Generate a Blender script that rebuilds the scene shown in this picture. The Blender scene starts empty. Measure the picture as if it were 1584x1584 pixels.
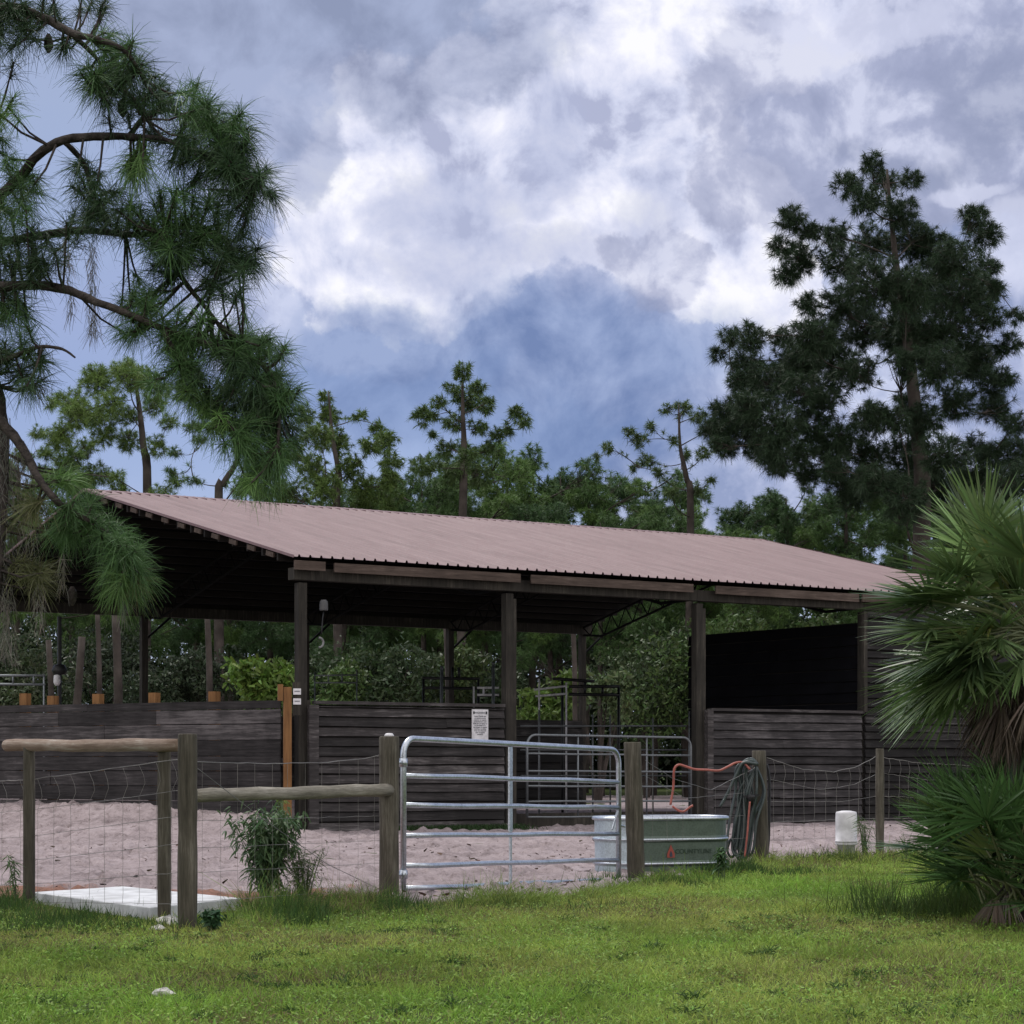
import bpy, math, random
import numpy as np
from mathutils import Vector, Matrix
random.seed(7)
RNG = np.random.default_rng(11)
S = bpy.context.scene
C = S.collection
R = math.radians
F = 3410.0            # focal length in photo pixels (1584 px wide photo)
EYE = 1.25
HZ = 1183.0           # horizon row

# ------------------------------------------------------------------ camera
cam = bpy.data.cameras.new('camera'); camo = bpy.data.objects.new('camera', cam); C.objects.link(camo)
cam.sensor_width = 36; cam.lens = 36*F/1584; cam.shift_y = (HZ-792)/1584
cam.clip_end = 3000; cam.clip_start = 0.1
camo.location = (0, 0, EYE); camo.rotation_euler = (R(90), 0, 0)
S.camera = camo
S.render.resolution_x = 1024; S.render.resolution_y = 1024
S.view_settings.view_transform = 'Standard'; S.view_settings.look = 'None'
S.view_settings.exposure = 0.12; S.view_settings.gamma = 1

def lin(r, g, b, k=1.0):
    f = lambda c: (c/255/12.92 if c/255 <= .04045 else ((c/255+.055)/1.055)**2.4)
    return (f(r)*k, f(g)*k, f(b)*k, 1)

# ------------------------------------------------------------------ node helper
class NT:
    def __init__(s, nt): s.nt = nt
    def node(s, t, **kw):
        n = s.nt.nodes.new(t)
        for k, v in kw.items(): setattr(n, k, v)
        return n
    def lk(s, a, b): s.nt.links.new(a, b)
    def put(s, sock, v):
        if hasattr(v, 'sock'): s.lk(v.sock, sock)
        elif isinstance(v, bpy.types.NodeSocket): s.lk(v, sock)
        else: sock.default_value = v
    def m(s, op, a, b=0.0, c=0.0, clamp=False):
        n = s.node('ShaderNodeMath', operation=op, use_clamp=clamp)
        s.put(n.inputs[0], a); s.put(n.inputs[1], b); s.put(n.inputs[2], c)
        return E(s, n.outputs[0])
    def smooth(s, v, a, b):
        n = s.node('ShaderNodeMapRange', interpolation_type='SMOOTHSTEP')
        s.put(n.inputs[0], v); n.inputs[1].default_value = a; n.inputs[2].default_value = b
        return E(s, n.outputs[0])
    def mix(s, fac, a, b, blend='MIX'):
        n = s.node('ShaderNodeMix', data_type='RGBA', blend_type=blend)
        s.put(n.inputs[0], fac); s.put(n.inputs[6], a); s.put(n.inputs[7], b)
        return E(s, n.outputs[2])
    def noise(s, vec, scale, detail=6, rough=.55, dist=0.0, out=0):
        n = s.node('ShaderNodeTexNoise')
        s.put(n.inputs['Vector'], vec); n.inputs['Scale'].default_value = scale
        n.inputs['Detail'].default_value = detail; n.inputs['Roughness'].default_value = rough
        n.inputs['Distortion'].default_value = dist
        return E(s, n.outputs[out])
    def mapping(s, vec, scale=(1, 1, 1), loc=(0, 0, 0)):
        n = s.node('ShaderNodeMapping'); s.put(n.inputs[0], vec)
        n.inputs['Scale'].default_value = scale; n.inputs['Location'].default_value = loc
        return E(s, n.outputs[0])
    def ramp(s, v, stops):
        n = s.node('ShaderNodeValToRGB'); s.put(n.inputs[0], v)
        e = n.color_ramp.elements
        while len(e) < len(stops): e.new(.5)
        for i, (p, c) in enumerate(stops): e[i].position = p; e[i].color = c
        return E(s, n.outputs[0])
class E:
    def __init__(s, t, sock): s.t = t; s.sock = sock
    def __add__(s, o): return s.t.m('ADD', s, o)
    def __sub__(s, o): return s.t.m('SUBTRACT', s, o)
    def __rsub__(s, o): return s.t.m('SUBTRACT', o, s)
    def __mul__(s, o): return s.t.m('MULTIPLY', s, o)
    def __truediv__(s, o): return s.t.m('DIVIDE', s, o)
    __radd__ = __add__; __rmul__ = __mul__
    def max(s, o): return s.t.m('MAXIMUM', s, o)

# ------------------------------------------------------------------ world: storm-cloud sky over a Nishita sky
SUN_EL, SUN_AZ = R(58), R(-35)     # azimuth measured from +Y (view direction) toward +X
W = bpy.data.worlds.new('World'); S.world = W; W.use_nodes = True
nt = W.node_tree; nt.nodes.clear(); T = NT(nt)
outn = T.node('ShaderNodeOutputWorld'); bg = T.node('ShaderNodeBackground')
sky = T.node('ShaderNodeTexSky', sky_type='NISHITA'); sky.sun_disc = False
sky.sun_elevation = SUN_EL; sky.sun_rotation = SUN_AZ
tc = T.node('ShaderNodeTexCoord'); D3 = tc.outputs['Generated']
sx = T.node('ShaderNodeSeparateXYZ'); T.lk(D3, sx.inputs[0])
dx, dy, dz = (E(T, sx.outputs[i]) for i in range(3))
yy = dy.max(0.12)
Xr = (dx/yy)*(F/1584) + .5
Yr = (HZ/1584) - (dz/yy)*(F/1584)
wn = T.node('ShaderNodeTexNoise'); T.lk(D3, wn.inputs['Vector']); wn.inputs['Scale'].default_value = 17
wn.inputs['Detail'].default_value = 7; wn.inputs['Roughness'].default_value = .58
wsx = T.node('ShaderNodeSeparateXYZ'); T.lk(wn.outputs['Color'], wsx.inputs[0])
w1 = T.node('ShaderNodeTexNoise'); T.lk(D3, w1.inputs['Vector']); w1.inputs['Scale'].default_value = 5
w1.inputs['Detail'].default_value = 2
wsy = T.node('ShaderNodeSeparateXYZ'); T.lk(w1.outputs['Color'], wsy.inputs[0])
# cloud-bank coordinates: warped so every bank gets a broken, billowing edge
X = Xr + (E(T, wsx.outputs[0])-.5)*.15 + (E(T, wsy.outputs[0])-.5)*.10
Y = Yr + (E(T, wsx.outputs[1])-.5)*.15 + (E(T, wsy.outputs[1])-.5)*.10
def blobs(lst):
    f = None
    for cx, cy, rx, ry in lst:
        a = (X-cx/1584)/(rx/1584); b = (Y-cy/1584)/(ry/1584)
        g = 1.0-(a*a+b*b)
        f = g if f is None else f.max(g)
    return f
fine = T.noise(D3, 42, 9, .6)
mid = T.noise(D3, 15, 7, .55, .3)
big = T.noise(T.mapping(D3, (1, 1, 1.6)), 6.5, 4, .5)
vor = T.node('ShaderNodeTexVoronoi', feature='SMOOTH_F1'); T.lk(wn.outputs['Color'], vor.inputs['Vector'])
vor.inputs['Scale'].default_value = 9
# light and dark sides of the billows: density here against density a little nearer the sun
def dens(vec):
    return T.noise(vec, 24, 10, .60, .25)*.6+T.noise(vec, 9, 4, .5)*.7
OFF = (.006, 0, .012)
relief = (dens(D3)-dens(T.mapping(D3, (1, 1, 1), OFF)))*3.2+.5
base = T.ramp(Yr+(mid-.5)*.10, [(0, lin(164, 177, 208)), (.22, lin(160, 176, 212)), (.30, lin(158, 172, 212)), (.38, lin(152, 170, 212)),
                       (.46, lin(160, 178, 218)), (.54, lin(178, 192, 226)), (.62, lin(192, 204, 230))])
skyc = T.mix(1.0, E(T, sky.outputs[0]), (.055, .060, .070, 1), 'MULTIPLY')
col = T.mix(.12, base, skyc)
mA = T.smooth((fine-.5)*1.3+blobs([(1030, 470, 300, 230), (1180, 560, 220, 160), (760, 300, 420, 260), (560, 470, 300, 90), (1120, 780, 260, 110), (1430, 500, 380, 330), (1350, 200, 500, 300)]), -.12, .42)
col = T.mix(mA*.85, col, T.ramp(relief*.7+mid*.3, [(.3, lin(142, 154, 190)), (.5, lin(176, 184, 214)), (.68, lin(206, 212, 236))]))
# bright cumulus tower
brt = T.ramp(relief*.65+fine*.35, [(.24, lin(172, 178, 206)), (.40, lin(206, 211, 234)), (.55, lin(226, 228, 245)), (.72, lin(246, 246, 252))])
mB = T.smooth((fine-.5)*1.0+(mid-.5)*.5+blobs([(600, 290, 200, 150), (720, 170, 190, 130), (840, 240, 200, 190), (630, 410, 240, 90), (950, 160, 190, 240), (1060, 30, 330, 120),
                     (980, 330, 150, 120), (1130, 370, 110, 150), (1190, 450, 100, 110)]), .02, .26)
col = T.mix(mB, col, brt)
mS = T.smooth((mid-.5)*1.2+blobs([(690, 300, 150, 60), (850, 190, 60, 110), (760, 380, 200, 50), (990, 320, 60, 70)]), -.5, .9)
col = T.mix(mS*.55, col, lin(172, 180, 210))
# grey cloud right
gr = T.ramp(relief*.6+fine*.25+mid*.15, [(.22, lin(148, 154, 182)), (.48, lin(164, 170, 198)), (.66, lin(204, 208, 230))])
mC = T.smooth((fine-.5)*1.2+blobs([(1180, 130, 140, 145), (1190, 250, 150, 115), (1340, 190, 250, 170), (1520, 180, 260, 210), (1280, 290, 190, 80), (1010, 400, 110, 80), (1420, 60, 140, 90)]), .0, .34)
col = T.mix(mC*.75, col, gr)
mCr = T.smooth((fine-.5)*.6+blobs([(1510, 300, 90, 28), (1330, 30, 180, 34), (1590, 400, 70, 90)]), -.3, .6)
col = T.mix(mCr*.6, col, lin(212, 216, 238))
mDk = T.smooth((fine-.5)*.8+blobs([(1550, 160, 130, 100), (1400, 250, 110, 40)]), -.5, .9)
col = T.mix(mDk*.45, col, lin(128, 138, 168))
# dark belly along the top
mT = T.smooth((fine-.5)*.7+blobs([(460, 70, 280, 140), (650, 30, 280, 100), (440, 190, 80, 130), (300, 20, 180, 90)]), -.18, .4)
col = T.mix(mT*.72, col, T.ramp(relief*.6+mid*.4, [(.24, lin(130, 139, 168)), (.62, lin(164, 174, 204))]))
# deep blue rain belt
mR = T.smooth((mid-.5)*.8+blobs([(800, 570, 400, 130), (900, 670, 230, 110), (600, 530, 260, 80)]), -.5, .8)
col = T.mix(mR*.8, col, T.ramp(relief*.5+mid*.5, [(.35, lin(104, 126, 172)), (.65, lin(136, 156, 198))]))
# behind and above the camera: even bright overcast
back = T.smooth(dy, .30, -.05)
up = T.smooth(dz, .55, .85)
col = T.mix(up, col, lin(205, 208, 226))
col = T.mix(back, col, (1.15, 1.12, 1.12, 1))
# below the horizon
col = T.mix(T.smooth(dz, -.01, -.06), col, lin(70, 80, 60))
mul = T.mix(1.0, col, (9.8, 9.8, 9.8, 1), 'MULTIPLY')
mul.sock.node.clamp_result = False
T.lk(mul.sock, bg.inputs[0]); bg.inputs[1].default_value = 0.1
T.lk(bg.outputs[0], outn.inputs[0])
W.cycles.sampling_method = 'MANUAL'; W.cycles.sample_map_resolution = 512

sl = bpy.data.lights.new('sun', 'SUN'); sl.energy = 2.0; sl.angle = R(12); sl.color = (1, .96, .9)
so = bpy.data.objects.new('sun', sl); C.objects.link(so)
sd = Vector((math.sin(SUN_AZ)*math.cos(SUN_EL), math.cos(SUN_AZ)*math.cos(SUN_EL), math.sin(SUN_EL)))
so.rotation_euler = (-sd).to_track_quat('-Z', 'Y').to_euler(); so.location = sd*50

# ------------------------------------------------------------------ object helpers
def P(px, py, D): return Vector(((px-792)/F*D, D, EYE+(HZ-py)/F*D))
def gD(py, z=0.0): return F*(EYE-z)/(py-HZ)

class MB:
    def __init__(s): s.v = []; s.f = []
    def add(s, vs, fs):
        o = len(s.v); s.v += [tuple(v) for v in vs]; s.f += [tuple(i+o for i in f) for f in fs]
    def box(s, c, h, rot=None):
        c = Vector(c); vs = []
        for x in (-1, 1):
            for y in (-1, 1):
                for z in (-1, 1):
                    p = Vector((x*h[0], y*h[1], z*h[2]))
                    if rot is not None: p = rot @ p
                    vs.append(c+p)
        s.add(vs, [(0, 1, 3, 2), (4, 6, 7, 5), (0, 4, 5, 1), (2, 3, 7, 6), (0, 2, 6, 4), (1, 5, 7, 3)])
    def beam(s, a, b, w, h, up=Vector((0, 0, 1))):
        a = Vector(a); b = Vector(b); d = (b-a); L = d.length; d.normalize()
        sde = d.cross(up).normalized(); u2 = sde.cross(d)
        m = Matrix((d, sde, u2)).transposed()
        s.box((a+b)/2, (L/2, w/2, h/2), m)
    def tube(s, pts, rad, n=8, cap=True, jit=0.0):
        pts = [Vector(p) for p in pts]; k = len(pts)
        if not hasattr(rad, '__len__'): rad = [rad]*k
        o = len(s.v); prev = None
        for i, p in enumerate(pts):
            d = (pts[min(i+1, k-1)]-pts[max(i-1, 0)]).normalized()
            if prev is None:
                a = d.orthogonal().normalized()
            else:
                a = (prev-d*prev.dot(d)).normalized()
            prev = a; b = d.cross(a)
            for j in range(n):
                t = 2*math.pi*j/n; r = rad[i]*(1+random.uniform(-jit, jit))
                s.v.append(tuple(p+(a*math.cos(t)+b*math.sin(t))*r))
        for i in range(k-1):
            for j in range(n):
                s.f.append((o+i*n+j, o+i*n+(j+1) % n, o+(i+1)*n+(j+1) % n, o+(i+1)*n+j))
        if cap:
            s.f.append(tuple(o+j for j in range(n))[::-1]); s.f.append(tuple(o+(k-1)*n+j for j in range(n)))
    def lathe(s, prof, n=24, c=(0, 0, 0)):
        o = len(s.v)
        for r, z in prof:
            for j in range(n):
                t = 2*math.pi*j/n; s.v.append((c[0]+r*math.cos(t), c[1]+r*math.sin(t), c[2]+z))
        for i in range(len(prof)-1):
            for j in range(n):
                s.f.append((o+i*n+j, o+i*n+(j+1) % n, o+(i+1)*n+(j+1) % n, o+(i+1)*n+j))
    def build(s, name, mat, parent=None, smooth=False, bevel=0):
        me = bpy.data.meshes.new(name); me.from_pydata(s.v, [], s.f); me.update()
        if smooth: me.polygons.foreach_set('use_smooth', [True]*len(me.polygons))
        me.materials.append(mat)
        o = bpy.data.objects.new(name, me); C.objects.link(o)
        if parent: o.parent = parent
        if bevel:
            b = o.modifiers.new('bevel', 'BEVEL'); b.width = bevel; b.segments = 2; b.limit_method = 'ANGLE'
        return o

def quadmesh(name, V, Q, mat, parent=None, col=None, smooth=False):
    V = np.asarray(V, dtype=np.float32).reshape(-1, 3); Q = np.asarray(Q, dtype=np.int32)
    me = bpy.data.meshes.new(name); me.vertices.add(len(V)); me.vertices.foreach_set('co', V.ravel())
    me.loops.add(Q.size); me.loops.foreach_set('vertex_index', Q.ravel())
    me.polygons.add(len(Q)); me.polygons.foreach_set('loop_start', np.arange(0, Q.size, 4, dtype=np.int32))
    me.update(calc_edges=True)
    if col is not None:
        a = me.color_attributes.new('col', 'FLOAT_COLOR', 'POINT')
        c4 = np.ones((len(V), 4), np.float32); c4[:, :3] = col; a.data.foreach_set('color', c4.ravel())
    if smooth: me.polygons.foreach_set('use_smooth', [True]*len(Q))
    me.materials.append(mat)
    o = bpy.data.objects.new(name, me); C.objects.link(o)
    if parent: o.parent = parent
    return o

def tag(o, label, cat, group=None, kind=None):
    if label: o['label'] = label
    if cat: o['category'] = cat
    if group: o['group'] = group
    if kind: o['kind'] = kind
    return o
def empty(name, loc, label, cat, group=None, rz=0):
    o = bpy.data.objects.new(name, None); C.objects.link(o); o.location = loc; o.rotation_euler = (0, 0, rz)
    o.empty_display_size = .2
    bpy.context.view_layer.update()
    return tag(o, label, cat, group)
def keep(o, parent):     # parent o (built in world coordinates) without moving it
    o.parent = parent; o.matrix_parent_inverse = (Matrix.Translation(parent.location) @ Matrix.Rotation(parent.rotation_euler.z, 4, 'Z')).inverted()
    return o

# numpy blades: every blade a bent ribbon that tapers
def blades(base, d, L, w, seg=2, droop=0.0, tip=.15, face=None, basew=1.0):
    N = len(base); d = d/np.linalg.norm(d, axis=1, keepdims=True)
    r = RNG.normal(size=(N, 3)) if face is None else face
    s = np.cross(d, r); s /= (np.linalg.norm(s, axis=1, keepdims=True)+1e-9)
    V = np.zeros((N, (seg+1)*2, 3), np.float32)
    L = np.broadcast_to(L, (N,)); w = np.broadcast_to(w, (N,)); droop = np.broadcast_to(droop, (N,))
    for i in range(seg+1):
        t = i/seg
        p = base+d*(L*t)[:, None]; p[:, 2] -= droop*L*t*t
        ww = w*(basew if i == 0 else 1-(1-tip)*(t**1.5))*.5
        V[:, 2*i] = p-s*ww[:, None]; V[:, 2*i+1] = p+s*ww[:, None]
    Q = np.array([[2*i, 2*i+1, 2*i+3, 2*i+2] for i in range(seg)])
    Qs = (np.arange(N)[:, None, None]*((seg+1)*2)+Q[None]).reshape(-1, 4)
    return V.reshape(-1, 3), Qs, (seg+1)*2
class Acc:
    def __init__(s): s.V = []; s.Q = []; s.c = []; s.n = 0
    def add(s, V, Q, col, per):
        s.V.append(V); s.Q.append(Q+s.n); s.n += len(V); s.c.append(np.repeat(col, per, axis=0))
    def build(s, name, mat, parent=None):
        return quadmesh(name, np.concatenate(s.V), np.concatenate(s.Q), mat, parent, np.concatenate(s.c))
def vary(rgb, N, amt=.25, hue=.08):
    c = np.array(rgb[:3])[None]*(1+RNG.uniform(-amt, amt, (N, 1)))
    return np.clip(c*(1+RNG.uniform(-hue, hue, (N, 3))), 0, 1)
def rdir(N):
    v = RNG.normal(size=(N, 3)); return v/np.linalg.norm(v, axis=1, keepdims=True)

# value noise on arrays
def vnoise(x, y, seed=0):
    xi = np.floor(x).astype(np.int64); yi = np.floor(y).astype(np.int64); fx = x-xi; fy = y-yi
    fx = fx*fx*(3-2*fx); fy = fy*fy*(3-2*fy)
    def h(a, b):
        n = (a*374761393+b*668265263+seed*982451653) & 0x7fffffff
        n = ((n ^ (n >> 13))*1274126177) & 0x7fffffff
        return ((n ^ (n >> 16)) & 0xffff)/65535.0
    return (h(xi, yi)*(1-fx)+h(xi+1, yi)*fx)*(1-fy)+(h(xi, yi+1)*(1-fx)+h(xi+1, yi+1)*fx)*fy
def fbm(x, y, o=4, seed=0):
    a = 0; s = .5
    for i in range(o): a = a+vnoise(x*2**i, y*2**i, seed+i)*s; s *= .5
    return a

# ------------------------------------------------------------------ materials
def mat(name):
    m = bpy.data.materials.new(name); m.use_nodes = True; t = NT(m.node_tree)
    b = m.node_tree.nodes['Principled BSDF']
    return m, t, b
def simple(name, c, rough=.6, metal=0.0, var=.15, scale=8, bump=.0, spec=.5):
    m, t, b = mat(name); co = t.node('ShaderNodeTexCoord').outputs['Object']
    n = t.noise(co, scale, 5)
    dk = tuple(x*(1-var*1.6) for x in c[:3])+(1,); lt = tuple(min(1, x*(1+var*1.6)) for x in c[:3])+(1,)
    t.lk(t.ramp(n, [(.3, dk), (.7, lt)]).sock, b.inputs['Base Color'])
    b.inputs['Roughness'].default_value = rough; b.inputs['Metallic'].default_value = metal
    b.inputs['Specular IOR Level'].default_value = spec
    if bump:
        bp = t.node('ShaderNodeBump'); bp.inputs['Strength'].default_value = bump; bp.inputs['Distance'].default_value = .02
        t.lk(t.noise(co, scale*3, 6).sock, bp.inputs['Height']); t.lk(bp.outputs[0], b.inputs['Normal'])
    return m
def wood(name, c1, c2, c3=None, axis=0, grain=9, isl=.5, rough=.85, bump=.5):
    """weathered wood: streaks along the local axis, every board its own tone"""
    m, t, b = mat(name); co = t.node('ShaderNodeTexCoord').outputs['Object']
    sc = [grain, grain, grain]; sc[axis] = grain*.06
    n = t.noise(t.mapping(co, tuple(sc)), 2.2, 7, .65)
    n2 = t.noise(co, 1.3, 5, .6)
    g = t.node('ShaderNodeNewGeometry'); ri = E(t, g.outputs['Random Per Island'])
    n4 = t.noise(t.mapping(co, tuple(q*2.5 for q in sc)), 3.1, 4, .7)
    v = (n-.5)*.9+(n2-.5)*.7+(n4-.5)*.6+.5+(ri-.5)*isl*.6
    st = [(.25, c1), (.58, c2)]
    if c3: st.append((.82, c3))
    t.lk(t.ramp(v, st).sock, b.inputs['Base Color'])
    b.inputs['Roughness'].default_value = rough; b.inputs['Specular IOR Level'].default_value = .25
    bp = t.node('ShaderNodeBump'); bp.inputs['Strength'].default_value = bump; bp.inputs['Distance'].default_value = .01
    t.lk(n.sock, bp.inputs['Height']); t.lk(bp.outputs[0], b.inputs['Normal'])
    return m
def leafmat(name, trans=.25, rough=.55, spec=.3):
    m, t, b = mat(name); a = t.node('ShaderNodeAttribute', attribute_name='col')
    t.lk(a.outputs['Color'], b.inputs['Base Color']); b.inputs['Roughness'].default_value = rough
    b.inputs['Specular IOR Level'].default_value = spec
    tr = t.node('ShaderNodeBsdfTranslucent'); t.lk(a.outputs['Color'], tr.inputs[0])
    mx = t.node('ShaderNodeMixShader'); mx.inputs[0].default_value = trans
    t.lk(b.outputs[0], mx.inputs[1]); t.lk(tr.outputs[0], mx.inputs[2])
    t.lk(mx.outputs[0], m.node_tree.nodes['Material Output'].inputs[0])
    return m
M_leaf = leafmat('leaf'); M_needle = leafmat('needle', .15); M_grass = leafmat('grass_blade', .3, .6, .2)
M_frond = leafmat('frond', .15, .38, .5)
M_bark = simple('pine_bark', (.048, .040, .037), .9, 0, .45, 14, 1.0, .2)
M_farbark = simple('far_bark', (.060, .050, .045), .9, 0, .3, 2, .3, .2)
M_moss = leafmat('moss', .2, .9, .1)
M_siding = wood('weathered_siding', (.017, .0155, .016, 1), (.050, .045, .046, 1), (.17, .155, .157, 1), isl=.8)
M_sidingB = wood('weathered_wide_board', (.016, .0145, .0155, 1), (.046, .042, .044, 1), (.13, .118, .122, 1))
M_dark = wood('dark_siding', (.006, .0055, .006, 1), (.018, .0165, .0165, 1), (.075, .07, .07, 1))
M_post = wood('barn_post', (.015, .0135, .012, 1), (.038, .034, .029, 1), (.09, .08, .066, 1), axis=2)
M_purlin = wood('purlin_wood', (.008, .007, .007, 1), (.022, .019, .018, 1))
M_fascia = wood('fascia_board', (.03, .022, .018, 1), (.085, .062, .052, 1), (.15, .115, .10, 1))
M_orange = wood('treated_wood', (.11, .052, .022, 1), (.22, .112, .046, 1), None, axis=2, isl=.2)
M_fpost = wood('fence_post_wood', (.030, .027, .020, 1), (.085, .076, .060, 1), (.18, .165, .138, 1), axis=2, grain=14)
M_rail = wood('peeled_rail', (.09, .08, .062, 1), (.24, .22, .18, 1), (.42, .39, .34, 1), axis=0, grain=12)
M_black = simple('shade_black', (.005, .005, .007), .95, 0, .2, 2, 0, .1)  # near-black: the ceiling's shade put into the base colour
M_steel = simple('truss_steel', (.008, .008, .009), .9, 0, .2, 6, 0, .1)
M_railr = wood('reddish_rail', (.13, .085, .060, 1), (.25, .19, .15, 1), (.42, .38, .33, 1), axis=0, grain=12)
M_conc = simple('concrete', (.54, .55, .57), .9, 0, .17, 5, .5)
M_rock = simple('white_rock', (.5, .49, .46), .9, 0, .25, 20, .8)
M_white = simple('white_plastic', (.60, .59, .62), .55, 0, .14, 7)
M_red = simple('red_hose', (.30, .085, .065), .5, 0, .15, 12)
M_hose = simple('dark_hose', (.036, .050, .050), .42, 0, .2, 12)
M_tread = simple('black_metal', (.015, .015, .017), .5, .3, .2, 10)
def galv(name, c=(.42, .46, .52), rough=.32, metal=.85):
    m, t, b = mat(name); co = t.node('ShaderNodeTexCoord').outputs['Object']
    v = t.node('ShaderNodeTexVoronoi'); t.lk(co, v.inputs['Vector']); v.inputs['Scale'].default_value = 45
    n = t.noise(co, 7, 6, .6)
    f = n*.7+E(t, v.outputs['Distance'])*.5
    t.lk(t.ramp(f, [(.25, tuple(x*.62 for x in c)+(1,)), (.6, c+(1,)), (.9, tuple(min(1, x*1.2) for x in c)+(1,))]).sock, b.inputs['Base Color'])
    b.inputs['Metallic'].default_value = metal
    t.lk(t.m('MULTIPLY_ADD', n, .3, rough-.12).sock, b.inputs['Roughness'])
    return m
M_galv = galv('galvanised_pipe', (.50, .54, .60)); M_galv2 = galv('galvanised_dull', (.19, .205, .22), .55)
M_tank = galv('green_tank_paint', (.085, .115, .095), .36, .35)
M_tankw = galv('lit_tank_end', (.42, .49, .54), .45, .3)  # paler end: light falling on the curve put into the colour
M_wire = simple('fence_wire', (.22, .21, .20), .6, .5, .2, 5)

def roofmat():
    m, t, b = mat('painted_roof_metal'); co = t.node('ShaderNodeTexCoord').outputs['Object']
    n = t.noise(t.mapping(co, (3.0, .22, 1)), 1.3, 7, .65); n2 = t.noise(co, 9, 5)
    t.lk(t.ramp(n*.7+n2*.3, [(.28, (.13, .083, .090, 1)), (.5, (.20, .132, .142, 1)), (.72, (.255, .18, .19, 1))]).sock, b.inputs['Base Color'])
    b.inputs['Metallic'].default_value = .0; b.inputs['Specular IOR Level'].default_value = .22
    t.lk(t.m('MULTIPLY_ADD', n2, .2, .48).sock, b.inputs['Roughness'])
    return m
M_roof = roofmat()

# ------------------------------------------------------------------ ground
def soil():
    m, t, b = mat('lawn_soil'); co = t.node('ShaderNodeTexCoord').outputs['Object']
    n = t.noise(co, 1.1, 6); n2 = t.noise(co, 14, 6, .7)
    c = t.ramp(n*.5+n2*.5, [(.3, (.028, .040, .013, 1)), (.5, (.050, .070, .020, 1)), (.68, (.085, .080, .035, 1))])
    t.lk(c.sock, b.inputs['Base Color']); b.inputs['Roughness'].default_value = .95; b.inputs['Specular IOR Level'].default_value = .1
    bp = t.node('ShaderNodeBump'); bp.inputs['Strength'].default_value = .8; bp.inputs['Distance'].default_value = .03
    t.lk(n2.sock, bp.inputs['Height']); t.lk(bp.outputs[0], b.inputs['Normal'])
    return m
M_soil = soil()
gm = MB(); gm.add([(-900, -300, -.004), (900, -300, -.004), (900, 1500, -.004), (-900, 1500, -.004)], [(0, 1, 2, 3)])
go = gm.build('ground', M_soil); tag(go, None, None, kind='structure')

# sand edge: where lawn ends, as distance from the camera plane for each x/D direction
EDGE = np.array([(-700, 1400), (0, 1400), (60, 1402), (400, 1412), (600, 1400), (800, 1395), (960, 1372), (1100, 1350), (1190, 1333), (1300, 1330), (1420, 1326), (1600, 1310), (2600, 1300)], float)
def edgeD(px): return F*EYE/(np.interp(px, EDGE[:, 0], EDGE[:, 1])-HZ)
xs = np.arange(-15, 19.01, .055); ys = np.concatenate([np.arange(15.5, 46, .075), np.arange(46, 90, 1.0)])
GX, GY = np.meshgrid(xs, ys)
def bank(X, Y):
    wallY = 40.35+(-4.17-X)*.62            # left wall line
    near = np.clip(1-np.abs(Y-wallY)/7, 0, 1); near = np.where(Y > wallY, 1, near); near = near*near*(3-2*near)
    side = np.clip((-4.4-X)/3.2, 0, 1)
    return near*(.30*np.clip((-3.9-X)/.7, 0, 1)+.18*side)
def sandz(X, Y): return .012+bank(X, Y)
Z = sandz(GX, GY)+(fbm(GX*2.1, GY*1.6, 4, 3)-.47)*.09+(fbm(GX*9, GY*7, 2, 9)-.37)*.035
# hoof prints
for i in range(3600):
    hx = RNG.uniform(-10, 12); hy = RNG.uniform(19, 44); r = RNG.uniform(.06, .13); dp = RNG.uniform(.03, .10)
    i0, i1 = np.searchsorted(xs, [hx-.4, hx+.4]); j0, j1 = np.searchsorted(ys, [hy-.5, hy+.5])
    sub = ((GX[j0:j1, i0:i1]-hx)**2+((GY[j0:j1, i0:i1]-hy)*.7)**2)/r**2
    Z[j0:j1, i0:i1] += -dp*np.exp(-sub)+.4*dp*np.exp(-((np.sqrt(sub)-1.7)**2)*3)
pxg = 792+GX/GY*F
inside = (GY-edgeD(pxg))/1.2+(fbm(GX*1.4, GY*1.4, 3, 20)-.45)*1.0
Z = np.where(inside < 0, np.minimum(Z, np.maximum(-.05, Z+inside*.3)), Z)
def sandmat():
    m, t, b = mat('arena_sand'); co = t.node('ShaderNodeTexCoord').outputs['Object']
    a = t.node('ShaderNodeAttribute', attribute_name='col'); sp = t.node('ShaderNodeSeparateColor'); t.lk(a.outputs['Color'], sp.inputs[0])
    n = t.noise(co, .6, 5); n2 = t.noise(t.mapping(co, (1, .6, 1)), 6, 7, .7); n3 = t.noise(co, 30, 4, .7)
    c = t.ramp(n*.35+n2*.4+n3*.25, [(.34, (.115, .092, .094, 1)), (.47, (.265, .220, .226, 1)), (.63, (.40, .338, .35, 1))])
    straw = t.ramp(n2*.5+n3*.5, [(.35, (.10, .045, .03, 1)), (.6, (.27, .13, .085, 1))])
    c = t.mix(t.smooth(E(t, sp.outputs[0])+(n2-.5)*1.6, .35, .75)*.85, c, straw)
    dark_specks = t.smooth(t.noise(t.mapping(co, (2.2, .8, 1)), 3.6, 8, .8), .55, .64)  # noise-thresholded dark specks that break up the sand tone
    c = t.mix(dark_specks*.7, c, (.10, .075, .07, 1))
    t.lk(c.sock, b.inputs['Base Color']); b.inputs['Roughness'].default_value = .95; b.inputs['Specular IOR Level'].default_value = .1
    bp = t.node('ShaderNodeBump'); bp.inputs['Strength'].default_value = .9; bp.inputs['Distance'].default_value = .03
    t.lk((n2+n3*.5).sock, bp.inputs['Height']); t.lk(bp.outputs[0], b.inputs['Normal'])
    return m
M_sand = sandmat()
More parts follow.
